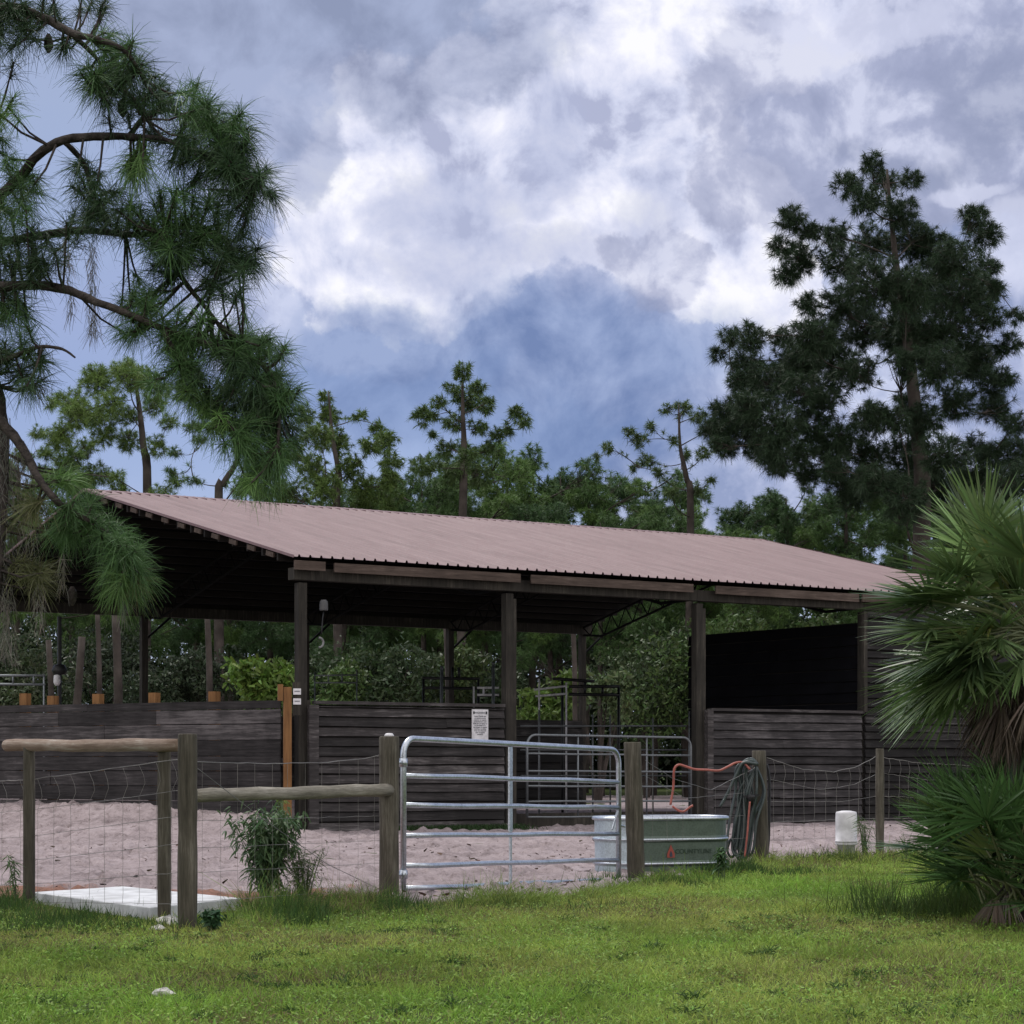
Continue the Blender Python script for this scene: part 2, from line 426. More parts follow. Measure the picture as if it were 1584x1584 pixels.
ny, nx = GX.shape; idx = np.arange(nx*ny).reshape(ny, nx)
Q = np.stack([idx[:-1, :-1], idx[:-1, 1:], idx[1:, 1:], idx[1:, :-1]], -1).reshape(-1, 4)
V = np.stack([GX, GY, Z], -1).reshape(-1, 3)
straw = 1.0*np.exp(-((GY-edgeD(pxg)-1.2)/1.7)**2)*np.clip((760-pxg)/350, .25, 1)*(pxg < 1000)
sc = np.zeros((nx*ny, 3)); sc[:, 0] = straw.ravel()
so_ = quadmesh('sand', V, Q, M_sand, None, sc, True); tag(so_, None, None, kind='structure')

# dark litter, droppings and clods scattered on the sand
acc_l = Acc(); Nl = 3000
pl_ = RNG.uniform(-60, 1600, Nl); Dl = edgeD(pl_)+RNG.uniform(.0, 1, Nl)**1.6*16+.2; Xl = (pl_-792)/F*Dl
kl = fbm(Xl*.9+3, Dl*.5+3, 3, 99) > RNG.uniform(.25, .6, Nl); Dl, Xl = Dl[kl], Xl[kl]; nl = len(Dl)
ix = np.clip(np.searchsorted(xs, Xl), 0, len(xs)-1); iy = np.clip(np.searchsorted(ys, Dl), 0, len(ys)-1)
dl = RNG.normal(size=(nl, 3)); dl[:, 2] = np.abs(dl[:, 2])*.25
Vl, Ql, pe = blades(np.stack([Xl, Dl, Z[iy, ix]+.004], -1), dl, RNG.uniform(.02, .08, nl), RNG.uniform(.010, .035, nl), 2, .1, .4)
acc_l.add(Vl, Ql, vary((.075, .05, .042), nl, .6, .15), pe)
tag(acc_l.build('litter', leafmat('litter', .0, .9, .1)), None, None, kind='stuff')

# ------------------------------------------------------------------ barn (local frame: x along the front, y back, z up)
A = Vector((-3.89, 40.6, 0)); ANG = math.atan2(7.81, 11.6)
barn = empty('open_barn', A, 'open pole barn with mauve metal roof, dark lapped board walls and web trusses', 'barn', None, ANG)
def BL(x, y, z): return A+Matrix.Rotation(ANG, 3, 'Z') @ Vector((x, y, z))
PX = [0.0, 4.58, 9.33, 13.98, 18.6]; RX0, RX1 = -.32, 19.0; WR, WF = 9.3, 17.3; SL = .2285
def rz(w): return 5.0+SL*(w+.32) if w <= WR else 5.0+SL*(WR+.32)-SL*(w-WR)
# ribbed roof
def ribbed(w0, w1, x0, x1):
    V = []; Qd = []; pitch = .229; prof = []
    x = x0
    while x < x1-.05:
        for dx_, dz_ in ((0, 0), (.085, 0), (.101, .042), (.129, .042), (.145, 0)): prof.append((min(x+dx_, x1), dz_))
        x += pitch
    prof.append((x1, 0)); n = len(prof); nw = 12
    for i in range(nw+1):
        w = w0+(w1-w0)*i/nw
        for px_, pz_ in prof: V.append((px_, w, rz(w)+pz_+.05+.004*math.sin(px_*1.3+w*2)))
    for i in range(nw):
        for j in range(n-1):
            a = i*n+j; q = (a, a+1, a+n+1, a+n)
            Qd.append(q)
    return V, Qd
for (w0, w1) in ((-.32, WR-.005), (WR+.005, WF)):
    V, Qd = ribbed(w0, w1, RX0, RX1); o = quadmesh('roof_panel', V, Qd, M_roof, barn)
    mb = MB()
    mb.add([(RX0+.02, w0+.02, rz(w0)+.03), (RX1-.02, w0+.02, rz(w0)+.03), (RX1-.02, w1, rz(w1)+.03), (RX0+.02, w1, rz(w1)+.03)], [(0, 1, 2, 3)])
    mb.build('shade_black', M_black, barn)  # added dark sheet standing in for the shade under the roof
# ridge cap: overlapping lengths
mb = MB()
xx = RX0-.03
while xx < RX1:
    x1 = min(xx+3.05, RX1+.03); h = rz(WR)+.085+random.uniform(0, .008)
    for s in (-1, 1):
        mb.add([(xx, WR, h), (x1, WR, h), (x1, WR+s*.24, h-SL*.24), (xx, WR+s*.24, h-SL*.24), (x1, WR+s*.24, h-SL*.24-.025), (xx, WR+s*.24, h-SL*.24-.025)], [(0, 1, 2, 3), (3, 2, 4, 5)])
    xx = x1-.02 if x1 < RX1 else RX1+1
mb.build('ridge_cap', M_roof, barn)
mb = MB()
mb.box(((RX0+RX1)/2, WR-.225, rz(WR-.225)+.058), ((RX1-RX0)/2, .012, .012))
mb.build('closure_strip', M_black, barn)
for x in (RX0-.012, RX1+.012):
    for (a, b) in ((-.34, WR), (WR, WF)): mb = MB(); mb.beam((x, a, rz(a)+.055), (x, b, rz(b)+.055), .02, .05); mb.build('rake_trim', M_roof, barn)
# fascia lengths with gaps
for (a, b, dz_) in ((-.28, .36, 0), (.55, 4.7, -.01), (4.95, 9.0, -.015), (9.6, 13.6, -.02), (13.7, 18.9, -.01)):
    mb = MB(); mb.box(((a+b)/2, -.27, 4.90+dz_), ((b-a)/2, .02, .085)); mb.build('fascia', M_fascia, barn)
mb = MB()
mb.box((9.3, .0, 4.76), (9.5, .12, .11)); mb.build('eave_beam', M_post, barn)
mb = MB(); mb.box((9.3, WF-.35, rz(WF)-.14), (9.6, .08, .13)); mb.build('eave_beam', M_post, barn)
for k in range(15):   # purlins, ends show along the rake
    w = .35+k*.61 if k < 15 else 0
    mb = MB(); mb.box(((RX0+RX1)/2, w, rz(w)-.055), ((RX1-RX0)/2-.02, .025, .075)); mb.build('purlin', M_purlin, barn)
for k in range(13):
    w = WR+.35+k*.61
    if w < WF: mb = MB(); mb.box(((RX0+RX1)/2, w, rz(w)-.055), ((RX1-RX0)/2-.02, .025, .075)); mb.build('purlin', M_purlin, barn)
for k in range(11):
    w = .62+k*.76; mb = MB(); mb.box((RX0+.015, w, rz(w)-.045), (.018, .15, .045), Matrix.Rotation(math.atan(SL), 3, 'X')); mb.build('lookout', M_fascia, barn)
# posts
for i, x in enumerate(PX):
    mb = MB(); lean = .0
    mb.box((x+.0, -.0, 2.3), (.088, .088, 2.3)); 
    mb.build('post', M_post, barn, bevel=.01)
    if i in (0, 1, 2, 3):    # sister board on the front
        mb = MB(); mb.box((x+.125, -.01, 1.22 if i == 0 else 2.25), (.035, .07, 1.22 if i == 0 else 2.25)); mb.build('side_post', M_post, barn)
    mb = MB(); mb.box((x, WF-.35, 2.55), (.085, .085, 2.55)); mb.build('post', M_post, barn)
    mb = MB()
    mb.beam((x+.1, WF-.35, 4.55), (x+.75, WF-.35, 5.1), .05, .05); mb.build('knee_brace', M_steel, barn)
# web trusses
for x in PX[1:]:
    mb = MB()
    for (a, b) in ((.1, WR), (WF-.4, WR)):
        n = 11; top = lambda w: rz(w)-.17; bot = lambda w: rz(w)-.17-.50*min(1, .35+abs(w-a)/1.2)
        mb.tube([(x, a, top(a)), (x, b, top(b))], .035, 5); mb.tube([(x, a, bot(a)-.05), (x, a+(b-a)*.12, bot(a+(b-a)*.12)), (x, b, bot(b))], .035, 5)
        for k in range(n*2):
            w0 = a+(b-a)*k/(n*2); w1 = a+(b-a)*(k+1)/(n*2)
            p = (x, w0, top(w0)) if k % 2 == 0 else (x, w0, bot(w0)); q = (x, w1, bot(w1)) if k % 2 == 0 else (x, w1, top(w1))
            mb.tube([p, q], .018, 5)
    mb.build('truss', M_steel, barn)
# lapped siding
def siding(name, x0, x1, z0, z1, m, y=-.13, step=.178, seed=0, along='x', cuts=None, warp=.012):
    rd = random.Random(seed); mb = MB(); z = z0
    while z < z1-.03:
        h = step*rd.uniform(.93, 1.07); zt = min(z+h, z1)
        cs = [x0, x1]
        if x1-x0 > 3.5 and rd.random() < .45: cs = [x0, x0+(x1-x0)*rd.uniform(.3, .7), x1]
        for a, b in zip(cs[:-1], cs[1:]):
            n = 10; o0 = rd.uniform(-warp, warp); o1 = rd.uniform(-warp, warp); lip = rd.uniform(.040, .062)
            ds = rd.uniform(-warp, warp)
            vs = []
            for i in range(n+1):
                t = i/n; xx = a+(b-a)*t; wv = o0*(1-t)+o1*t+.005*math.sin(t*rd.uniform(4, 9)+z*7)
                gp = .016+.01*abs(math.sin(z*31)); prof = [(y-lip+ds*.3, z+wv), (y-.012, zt-gp+wv*.5), (y+.016, zt-gp+wv*.5), (y+.016, z+wv)]
                for (py_, pz_) in prof: vs.append((xx, py_, pz_))
            fs = []
            for i in range(n):
                for j in range(4): fs.append((i*4+j, (i+1)*4+j, (i+1)*4+(j+1) % 4, i*4+(j+1) % 4))
            fs += [(0, 1, 2, 3), (n*4+3, n*4+2, n*4+1, n*4)]
            mb.add([(q if along == 'x' else (q[1], q[0], q[2])) for q in vs], fs)
        z += h
    bk_ = MB()
    if along == 'x': bk_.box(((x0+x1)/2, y+.055, (z0+z1)/2), ((x1-x0)/2, .02, (z1-z0)/2))
    else: bk_.box((y+.055, (x0+x1)/2, (z0+z1)/2), (.02, (x1-x0)/2, (z1-z0)/2))
    bk_.build('gap_blocker', M_purlin, barn)  # dark sheet added behind the boards so no light shows through the gaps
    return mb.build(name, m, barn)
siding('half_wall', .24, 4.40, .02, 2.36, M_siding, seed=3)
siding('half_wall', 9.62, 13.80, .02, 2.36, M_sidingB, seed=5)
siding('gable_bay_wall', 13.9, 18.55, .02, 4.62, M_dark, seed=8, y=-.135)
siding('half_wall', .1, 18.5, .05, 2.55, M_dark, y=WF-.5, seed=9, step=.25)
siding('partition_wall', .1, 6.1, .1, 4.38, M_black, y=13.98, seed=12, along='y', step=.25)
mb = MB(); mb.box((2.3, -.13, 2.40), (2.1, .07, .03)); mb.build('cap_board', M_siding, barn)
mb = MB(); mb.box((9.52, -.15, 1.2), (.075, .06, 1.2)); mb.build('trim_board', M_siding, barn)
mb = MB(); mb.box((.17, -.16, 1.15), (.10, .04, 1.2)); mb.build('trim_board', M_siding, barn)
mb = MB(); mb.box((11.7, -.13, 2.40), (2.15, .07, .028)); mb.build('cap_board', M_siding, barn)
mb = MB(); mb.box((13.86, -.17, 3.5), (.05, .05, 1.1)); mb.build('trim_board', M_post, barn)
# skirting beam in the doorway of the gate bay
mb = MB(); mb.box((6.9, .35, .14), (2.2, .06, .14)); mb.build('sill_beam', M_post, barn)

# lamp and hook on first post
lp = empty('post_lamp', BL(.36, -.22, 3.87), 'grey jar shaped lamp hanging from the leftmost barn post', 'lamp', None, ANG)
mb = MB(); mb.lathe([(0, .42), (.05, .42), (.075, .38), (.08, .24), (.075, .22), (0, .22)], 14); mb.build('lamp_shade', simple('grey_plastic', (.07, .07, .075), .7), lp, True)
mb = MB(); mb.tube([(0, 0, .22), (-.02, 0, .1), (-.04, .0, -.12), (-.05, 0, -.22)], .012, 6); mb.build('cord', M_tread, lp, True)
hk = empty('hook_ring', BL(.33, -.22, 3.5), 'pale ring hook below the grey lamp on the barn post', 'hook', None, ANG)
mb = MB(); mb.tube([(-.07+.09*math.sin(t), 0, .09*math.cos(t)) for t in [i*.35 for i in range(10)]], .022, 8); mb.build('ring', simple('pale_ring', (.16, .16, .165), .5), hk, True)

# ------------------------------------------------------------------ sign on half wall
sg = empty('warning_sign', BL(3.82, -.185, 1.99), 'white warning notice with black text on the board wall above the gate', 'sign', None, ANG)
mb = MB(); mb.box((0, 0, 0), (.19, .006, .33)); mb.build('plate', M_white, sg, bevel=.004)
for s in (-1, 1): mb = MB(); mb.box((s*.145, -.009, .265), (.014, .003, .026)); mb.build('screw', M_tread, sg)
M_ink = simple('ink', (.03, .035, .06), .6, 0, 0)
def text(body, size, loc, rot, m, parent, name, align='CENTER'):
    cu = bpy.data.curves.new('txt', 'FONT'); cu.body = body; cu.size = size; cu.align_x = align; cu.extrude = .001; cu.space_line = .92
    to = bpy.data.objects.new('txt', cu); C.objects.link(to)
    me = bpy.data.meshes.new_from_object(to.evaluated_get(bpy.context.evaluated_depsgraph_get())); bpy.data.objects.remove(to)
    me.materials.clear(); me.materials.append(m)
    o = bpy.data.objects.new(name, me); C.objects.link(o); o.parent = parent; o.location = loc; o.rotation_euler = rot
    return o
text('WARNING', .055, (0, -.009, .245), (R(90), 0, 0), M_ink, sg, 'heading')
text('Under Florida law,\nan equine activity\nsponsor or equine\nprofessional is not\nliable for an injury to,\nor the death of, a\nparticipant in equine\nactivities resulting\nfrom the inherent\nrisks of equine\nactivities.', .038, (0, -.009, .185), (R(90), 0, 0), M_ink, sg, 'lettering')

# ------------------------------------------------------------------ left arena wall
p0 = Vector((-4.17, 40.3, 0)); p1 = Vector((-11.6, 44.6, 0)); dL = (p1-p0); LA = dL.length; aw = math.atan2(dL.y, dL.x)
aren = empty('arena_wall', p0, 'grey wide board arena wall left of the orange post', 'wall', None, aw)
rd = random.Random(4); mb = MB(); z = .0
while z < 2.38:
    h = rd.uniform(.24, .33); zt = min(z+h, 2.43)
    if 2.43-zt < .12: zt = 2.43
    cs = [.05]
    while cs[-1] < LA-.1: cs.append(min(LA, cs[-1]+rd.uniform(2.2, 4.6)))
    for a, b in zip(cs[:-1], cs[1:]):
        t0 = rd.uniform(-.012, .012); off = rd.uniform(0, .022)
        m3 = Matrix.Rotation(t0*.3, 3, 'Y')
        mb.box(((a+b)/2, .02+off, (z+zt)/2), ((b-a)/2-.004, .016, (zt-z)/2-.006+rd.uniform(-.003, .002)), m3)
    z = zt
mb.build('board', M_sidingB, aren)
for px_, hgt in ((325, 2.62), (232, 2.62), (145, 2.62), (75, 2.6), (32, 2.66)):
    r_ = (px_-792)/F; t = (p0.x-r_*p0.y)/(r_*dL.y-dL.x)*LA
    mb = MB(); mb.box((t, -.13, hgt/2), (.085, .075, hgt/2)); mb.build('post', M_orange, aren)
mb = MB(); mb.box((LA/2, -.025, 1.3), (LA/2, .02, .07)); mb.build('back_rail', M_sidingB, aren)
# the orange end post with a crossing block
op = empty('orange_post', Vector((-4.08, 40.05, 0)), 'orange treated wood post with two pale stickers at the barn corner', 'post', None, R(12))
mb = MB(); mb.box((0, 0, 1.33), (.072, .065, 1.33)); mb.build('shaft', M_orange, op, bevel=.006)
mb = MB(); mb.box((-.13, -.02, 2.56), (.045, .06, .15)); mb.build('block', M_orange, op)
for z in (2.58, 2.40):
    mb = MB(); mb.box((.17, -.05, z), (.07, .008, .055)); mb.build('sticker', M_white, op)
    mb = MB(); mb.box((.17, -.06, z+.005), (.05, .003, .006)); mb.build('sticker_line', M_ink, op)
mb = MB(); mb.box((.17, -.02, 2.45), (.08, .02, .3)); mb.build('backing_board', M_post, op)

# ------------------------------------------------------------------ pipe gates
def pipe_gate(name, label, a, b, z0, z1, rads, rows, vert, m, sag=0.0, crn=.16):
    a = Vector(a); b = Vector(b); d = b-a; L = d.length; an = math.atan2(d.y, d.x)
    g = empty(name, (a.x, a.y, 0), label, 'gate', None, an)
    def q(x, z): return Vector((x, 0, z-sag*x/L))
    def arc(cx, cz, t0, t1): return [q(cx+crn*math.cos(t), cz+crn*math.sin(t)) for t in [t0+(t1-t0)*i/7 for i in range(8)]]
    R0 = rads[0]
    mb = MB(); mb.tube([q(0, z0)]+arc(crn, z1-crn, math.pi, math.pi/2)+[q(L*.5, z1+.0)]+arc(L-crn, z1-crn, math.pi/2, 0)+[q(L, z0-.02)], R0, 12); mb.build('frame', m, g, True)
    for r in rows:
        mb = MB(); n = 8
        mb.tube([q(L*i/n, r+.004*math.sin(i*1.7+r*9)) for i in range(n+1)], rads[1], 10); mb.build('rail', m, g, True)
    for v in vert:
        mb = MB(); mb.tube([q(v*L, z1-R0*.4), q(v*L, z0)], rads[2], 8); mb.build('upright', m, g, True)
    return g, q, L
gA = P(624, 1388, 20.7); gB = P(957, 1372, 24.0)
g1, q1, GL = pipe_gate('pipe_gate', 'large galvanised six bar farm gate between two wooden posts at the lawn edge', gA, gB, .085, 1.50, (.029, .025, .024), (.085, .30, .585, .87, 1.15), (), M_galv, .085)
for zz, z2 in ((.085, .62), (.62, 1.47)):
    mb = MB(); w = .028 if zz > .5 else .013
    mb.beam(q1(GL*.46, zz), q1(GL*.46, z2), w*2, .02, Vector((0, 1, 0))); mb.build('brace', M_galv, g1)
mb = MB(); mb.tube([q1(GL-.005, .87), q1(GL-.14, .63)], .012, 6); mb.tube([q1(GL+.0, .68), q1(GL+.12, .66)], .014, 6); mb.build('latch', M_galv, g1)
for z in (1.27, .22): mb = MB(); mb.tube([q1(-.14, z), q1(.02, z)], .014, 8); mb.tube([q1(.0, z-.04), q1(.0, z+.04)], .04, 10); mb.build('hinge', M_galv, g1, True)
iA = BL(4.98, -.1, 0); iB = BL(9.08, -.1, 0)
g2, q2, G2L = pipe_gate('pipe_gate', 'distant galvanised gate closing the barn doorway right of the notice', iA, iB, .22, 1.84, (.026, .021, .018), (.22, .53, .83, 1.13, 1.47), (.30, .72), M_galv2, .03, .2)

# ------------------------------------------------------------------ round-wood fence by the gate
def fpost(par, px, ytop, ybase, wpx, leanpx=0, mt=None):
    D = gD(ybase); mb = MB(); r = wpx/2/F*D; n = 9
    zt = EYE+(HZ-ytop)/F*D
    pts = [P(px+leanpx*(1-i/n), 0, D).xy.to_3d()+Vector((0, 0, -.15+(zt+.15)*i/n)) for i in range(n+1)]
    pts.insert(-1, pts[-1]-Vector((0, 0, .012)))
    mb.tube(pts, [r*random.uniform(.97, 1.05) for _ in range(n)]+[r, r*.93], 14, True, .02)
    o = mb.build('post', mt or M_fpost, None, True); keep(o, par)
    return D
def line3(pp, Da, Db, n=None):
    """polyline given in photo pixels between two posts, depth running evenly from Da to Db"""
    x0, x1 = pp[0][0], pp[-1][0]; out = []
    for x, y in pp:
        t = (x-x0)/(x1-x0+1e-9); D = 1/((1-t)/Da+t/Db); out.append(P(x, y, D))
    return out
fl = empty('rail_fence', P(290, 1435, gD(1435)).xy.to_3d(), 'round wood rail fence with sagging wire mesh left of the large gate', 'fence')
fpost(fl, 45, 1152, 1402, 18); fpost(fl, 254, 1150, 1428, 21); fpost(fl, 290, 1135, 1438, 30); fpost(fl, 602, 1139, 1392, 31, 0)
def rail(par, a, b, r0, r1, m=None):
    mb = MB(); n = 14; d = b-a; L = d.length
    an = d.to_track_quat('X', 'Z')
    pts = [Vector((L*i/n, .005*math.sin(i*.9), .004*math.sin(i*.7)+.003*math.sin(i*1.9))) for i in range(n+1)]
    rr = [(r0+(r1-r0)*i/n)*random.uniform(.95, 1.05) for i in range(n+1)]; rr[0] *= .6
    pts.insert(1, pts[0]+Vector((.05, 0, 0))); rr.insert(1, r0)
    mb.tube(pts, rr, 14, True, .02)
    o = mb.build('rail', m or M_rail, None, True); o.rotation_mode = 'QUATERNION'; o.rotation_quaternion = an; o.location = a
    keep(o, par); return o
rail(fl, P(8, 1153, 19.9), P(278, 1153, 17.05), .055, .05, M_railr)
rail(fl, P(300, 1231, 16.95), P(606, 1222, 20.4), .052, .058)
def wires(par, rows, verts, Da, Db, rt=.0035, rh=.0018, bow=0, seed=0):
    rd = random.Random(seed); mb = MB(); x0 = rows[0][0][0]; x1 = rows[0][-1][0]
    def yat(r, x): return float(np.interp(x, [p[0] for p in r], [p[1] for p in r]))
    for k, r in enumerate(rows):
        xs_ = np.linspace(x0, x1, 22); pp = [(x, yat(r, x)+rd.uniform(-.6, .6)) for x in xs_]
        mb.tube(line3(pp, Da, Db), rt if k == 0 else rh*1.25, 5, False)
    for i in range(verts):
        x = x0+(x1-x0)*(i+.5)/verts+rd.uniform(-2, 2)
        for k in range(len(rows)-1):
            ya, yb = yat(rows[k], x), yat(rows[k+1], x); bw = bow*(1 if k == 0 else .1)*rd.uniform(.7, 1.1)
            t = (x-x0)/(x1-x0); D = 1/((1-t)/Da+t/Db)
            mb.tube([P(x, ya, D), P(x+bw*.8, ya+(yb-ya)*.35, D), P(x+bw, ya+(yb-ya)*.6, D), P(x+bw*.1+rd.uniform(-1, 1), yb, D)], rh, 4, False)
    o = mb.build('wire_mesh', M_wire, None); keep(o, par); return o
wires(fl, [[(45, 1206), (150, 1192), (240, 1179), (280, 1175)], [(45, 1253), (150, 1240), (280, 1222)], [(45, 1294), (280, 1262)], [(45, 1331), (280, 1305)], [(45, 1368), (280, 1350)], [(45, 1396), (280, 1398)]], 9, 19.55, 16.85, bow=9, seed=2)
wires(fl, [[(-70, 1212), (45, 1206)], [(-70, 1262), (45, 1253)], [(-70, 1300), (45, 1294)], [(-70, 1335), (45, 1331)], [(-70, 1370), (45, 1368)]], 4, 20.6, 19.6, bow=8, seed=3)
wires(fl, [[(300, 1178), (400, 1181), (500, 1180), (560, 1174), (592, 1167)], [(300, 1232), (592, 1215)], [(300, 1270), (592, 1262)], [(300, 1312), (592, 1300)], [(300, 1350), (592, 1335)], [(300, 1395), (592, 1375)]], 11, 16.95, 20.45, rh=.0015, seed=5)
mb = MB(); mb.tube([P(292, 1178, 16.7), P(400, 1262, 17.7), P(505, 1336, 18.9), P(592, 1378, 20.4)], .003, 5, False)
keep(mb.build('tension_wire', M_wire), fl)
mb = MB(); mb.tube([P(622, 1172, 20.6), P(600, 1168, 20.35), P(583, 1170, 20.5)], .003, 5, False); keep(mb.build('tie_wire', M_wire), fl)
mb = MB(); mb.lathe([(0, .03), (.03, .028), (.045, .01), (.045, 0), (0, 0)], 12)
cap = mb.build('cap', M_white, None, True); cap.location = P(602, 1139, 20.4); tag(cap, 'small white cap lying on top of the gate hinge post', 'cap')

fr = empty('wire_fence', P(982, 1362, gD(1362)).xy.to_3d(), 'three post wire fence right of the large gate', 'fence')
fpost(fr, 978, 1148, 1362, 27, 7); fpost(fr, 1174, 1161, 1334, 22, 5); fpost(fr, 1361, 1158, 1324, 13)
wires(fr, [[(998, 1176), (1040, 1204), (1100, 1222), (1164, 1190)], [(998, 1200), (1060, 1235), (1164, 1225)], [(998, 1262), (1164, 1262)], [(998, 1302), (1164, 1296)]], 7, 23.6, 28.4, rt=.003, rh=.0018, seed=6)
wires(fr, [[(1186, 1172), (1240, 1190), (1290, 1194), (1325, 1186), (1354, 1171)], [(1186, 1205), (1270, 1222), (1320, 1214), (1354, 1198)], [(1186, 1240), (1300, 1240), (1354, 1232)], [(1186, 1272), (1354, 1266)], [(1186, 1300), (1354, 1294)]], 10, 28.4, 30.6, rt=.0045, rh=.0022, bow=3, seed=7)
wires(fr, [[(1367, 1172), (1420, 1180), (1520, 1186)], [(1367, 1196), (1430, 1206), (1520, 1205)], [(1367, 1232), (1520, 1236)], [(1367, 1266), (1520, 1266)]], 10, 30.7, 31.5, rt=.004, rh=.0022, bow=3, seed=8)

# ------------------------------------------------------------------ slab, rocks
def slab():
    c = [P(50, 1398, gD(1398)), P(232, 1424, gD(1424)), P(373, 1408, gD(1408)), P(190, 1388, gD(1388))]
    c = [Vector((p.x, p.y, 0)) for p in c]; cen = sum(c, Vector())/4
    t = .105; me = [(p-cen) for p in c]
    mb = MB(); n = 4
    mb.add([tuple(p) for p in me]+[(p.x, p.y, t) for p in me], [(0, 3, 2, 1), (4, 5, 6, 7)]+[(i, (i+1) % 4, 4+(i+1) % 4, 4+i) for i in range(4)])
    o = mb.build('concrete_slab', M_conc, None, bevel=.008); o.location = cen
    tag(o, 'pale concrete slab lying in the sand behind the left fence posts', 'slab')
slab()
def rock(px, py, s, label, D=None):
    bm_ = MB(); rdv = random.Random(px); n = 10
    prof = [(0, 1), (.45, .92), (.8, .6), (1, .15), (.95, -.2), (0, -.3)]
    bm_.lathe([(r*s, z*s*.6) for r, z in prof], n)
    bm_.v = [(x*rdv.uniform(.75, 1.25), y*rdv.uniform(.75, 1.25), z*rdv.uniform(.7, 1.2)) for x, y, z in bm_.v]
    o = bm_.build('rock', M_rock); o.location = P(px, py, D or gD(py)).xy.to_3d()+Vector((0, 0, .01)); tag(o, label, 'rock')
rock(262, 1432, .115, 'larger white rock at the foot of the tall fence post'); rock(244, 1440, .06, 'smaller white rock at the left of the white rock pair')
rock(252, 1541, .06, 'pale stone lying alone in the open lawn')

# ------------------------------------------------------------------ stock tank
tk = empty('stock_tank', P(1022, 1352, 25.6).xy.to_3d(), 'oval green stock tank with pale ribs behind the gate post', 'water tank', None, R(20))
def oval(L, Wd, n=18):
    pts = []
    r = Wd/2
    for i in range(n+1): t = -math.pi/2+math.pi*i/n; pts.append((L/2-r+r*math.cos(t), r*math.sin(t)))
    for i in range(n+1): t = math.pi/2+math.pi*i/n; pts.append((-L/2+r+r*math.cos(t), r*math.sin(t)))
    return pts
TL, TW, TH = 1.58, .86, .66
prof = [(0, 0), (0, .03), (.0, .09), (.014, .11), (.014, .135), (0, .155), (.004, .36), (.018, .385), (.018, .41), (.004, .435), (.008, .62)]
def ringed(prof, sel, name, m, inv=False):
    pts = oval(TL, TW); mb = MB(); n = len(pts)
    idxs = [i for i in range(n) if sel(pts[i][0], pts[(i+1) % n][0])]
    for i in idxs:
        a = pts[i]; b = pts[(i+1) % n]
        def off(p, o):
            v = Vector(p); c = Vector((max(-TL/2+TW/2, min(TL/2-TW/2, p[0])), 0)); dd = (v-c).normalized() if (v-c).length > 0 else v
            return v+dd*o
        for (o0, z0_), (o1, z1_) in zip(prof[:-1], prof[1:]):
            p = off(a, o0); q = off(b, o0); r_ = off(b, o1); s = off(a, o1)
            mb.add([(p.x, p.y, z0_), (q.x, q.y, z0_), (r_.x, r_.y, z1_), (s.x, s.y, z1_)], [(0, 1, 2, 3)])
    return mb.build(name, m, tk, False)
ringed(prof, lambda a, b: min(a, b) > -TL/2+TW/2-.18 or abs(a-b) > .5, 'wall', M_tank)
ringed(prof, lambda a, b: not (min(a, b) > -TL/2+TW/2-.18 or abs(a-b) > .5), 'end_wall', M_tankw)
for z in (.122, .397):
    mb = MB(); pts = oval(TL+.034, TW+.034); mb.tube([(x, y, z) for x, y in pts]+[(pts[0][0], pts[0][1], z)], .016, 6, False); mb.build('rib', M_galv, tk, True)
mb = MB(); pts = oval(TL+.03, TW+.03); mb.tube([(x, y, .635) for x, y in pts]+[(pts[0][0], pts[0][1], .635)], .024, 8, False); mb.build('rim', M_galv, tk, True)
mb = MB(); pts = oval(TL-.02, TW-.02); n = len(pts)
mb.add([(x, y, .50) for x, y in pts], [tuple(range(n))]); 
mw, t_, b_ = mat('tank_water'); b_.inputs['Base Color'].default_value = (.02, .03, .03, 1); b_.inputs['Roughness'].default_value = .05
mb.build('water', mw, tk)
text('COUNTYLINE', .075, (.22, -TW/2-.012, .235), (R(90), 0, 0), simple('dark_green_ink', (.01, .03, .015), .5, 0, 0), tk, 'lettering')
mb = MB(); mb.add([(-.115, -TW/2-.012, .19), (-.02, -TW/2-.012, .19), (-.02, -TW/2-.012, .235), (-.068, -TW/2-.012, .34), (-.115, -TW/2-.012, .235)], [(0, 1, 2, 3, 4)])
mb.build('emblem', simple('red_ink', (.28, .05, .035), .5, 0, 0), tk)
mb = MB(); mb.add([(-.085, -TW/2-.015, .20), (-.05, -TW/2-.015, .20), (-.05, -TW/2-.015, .23), (-.068, -TW/2-.015, .27), (-.085, -TW/2-.015, .23)], [(0, 1, 2, 3, 4)])
mb.build('emblem_centre', M_ink, tk)

# ------------------------------------------------------------------ hoses on the middle fence post
hD = gD(1334)-.18
def smoothpts(pts, n=5):
    out = []
    for i in range(len(pts)-1):
        p0_ = pts[max(i-1, 0)]; p1_ = pts[i]; p2_ = pts[i+1]; p3_ = pts[min(i+2, len(pts)-1)]
        for k in range(n):
            t = k/n; out.append(.5*((2*p1_)+(p2_-p0_)*t+(2*p0_-5*p1_+4*p2_-p3_)*t*t+(3*p1_-p0_-3*p2_+p3_)*t**3))
    out.append(pts[-1]); return out
def hose(name, pp, r, m, label, D=hD, dd=0.0, group=None):
    pts = [P(x, y, D+dd*math.sin(i*1.3)) for i, (x, y) in enumerate(pp)]; b = pts[0]
    pts = smoothpts(pts); mb = MB(); mb.tube([p-b for p in pts], r, 8); o = mb.build(name, m, None, True); o.location = b
    return tag(o, label, 'hose', group)
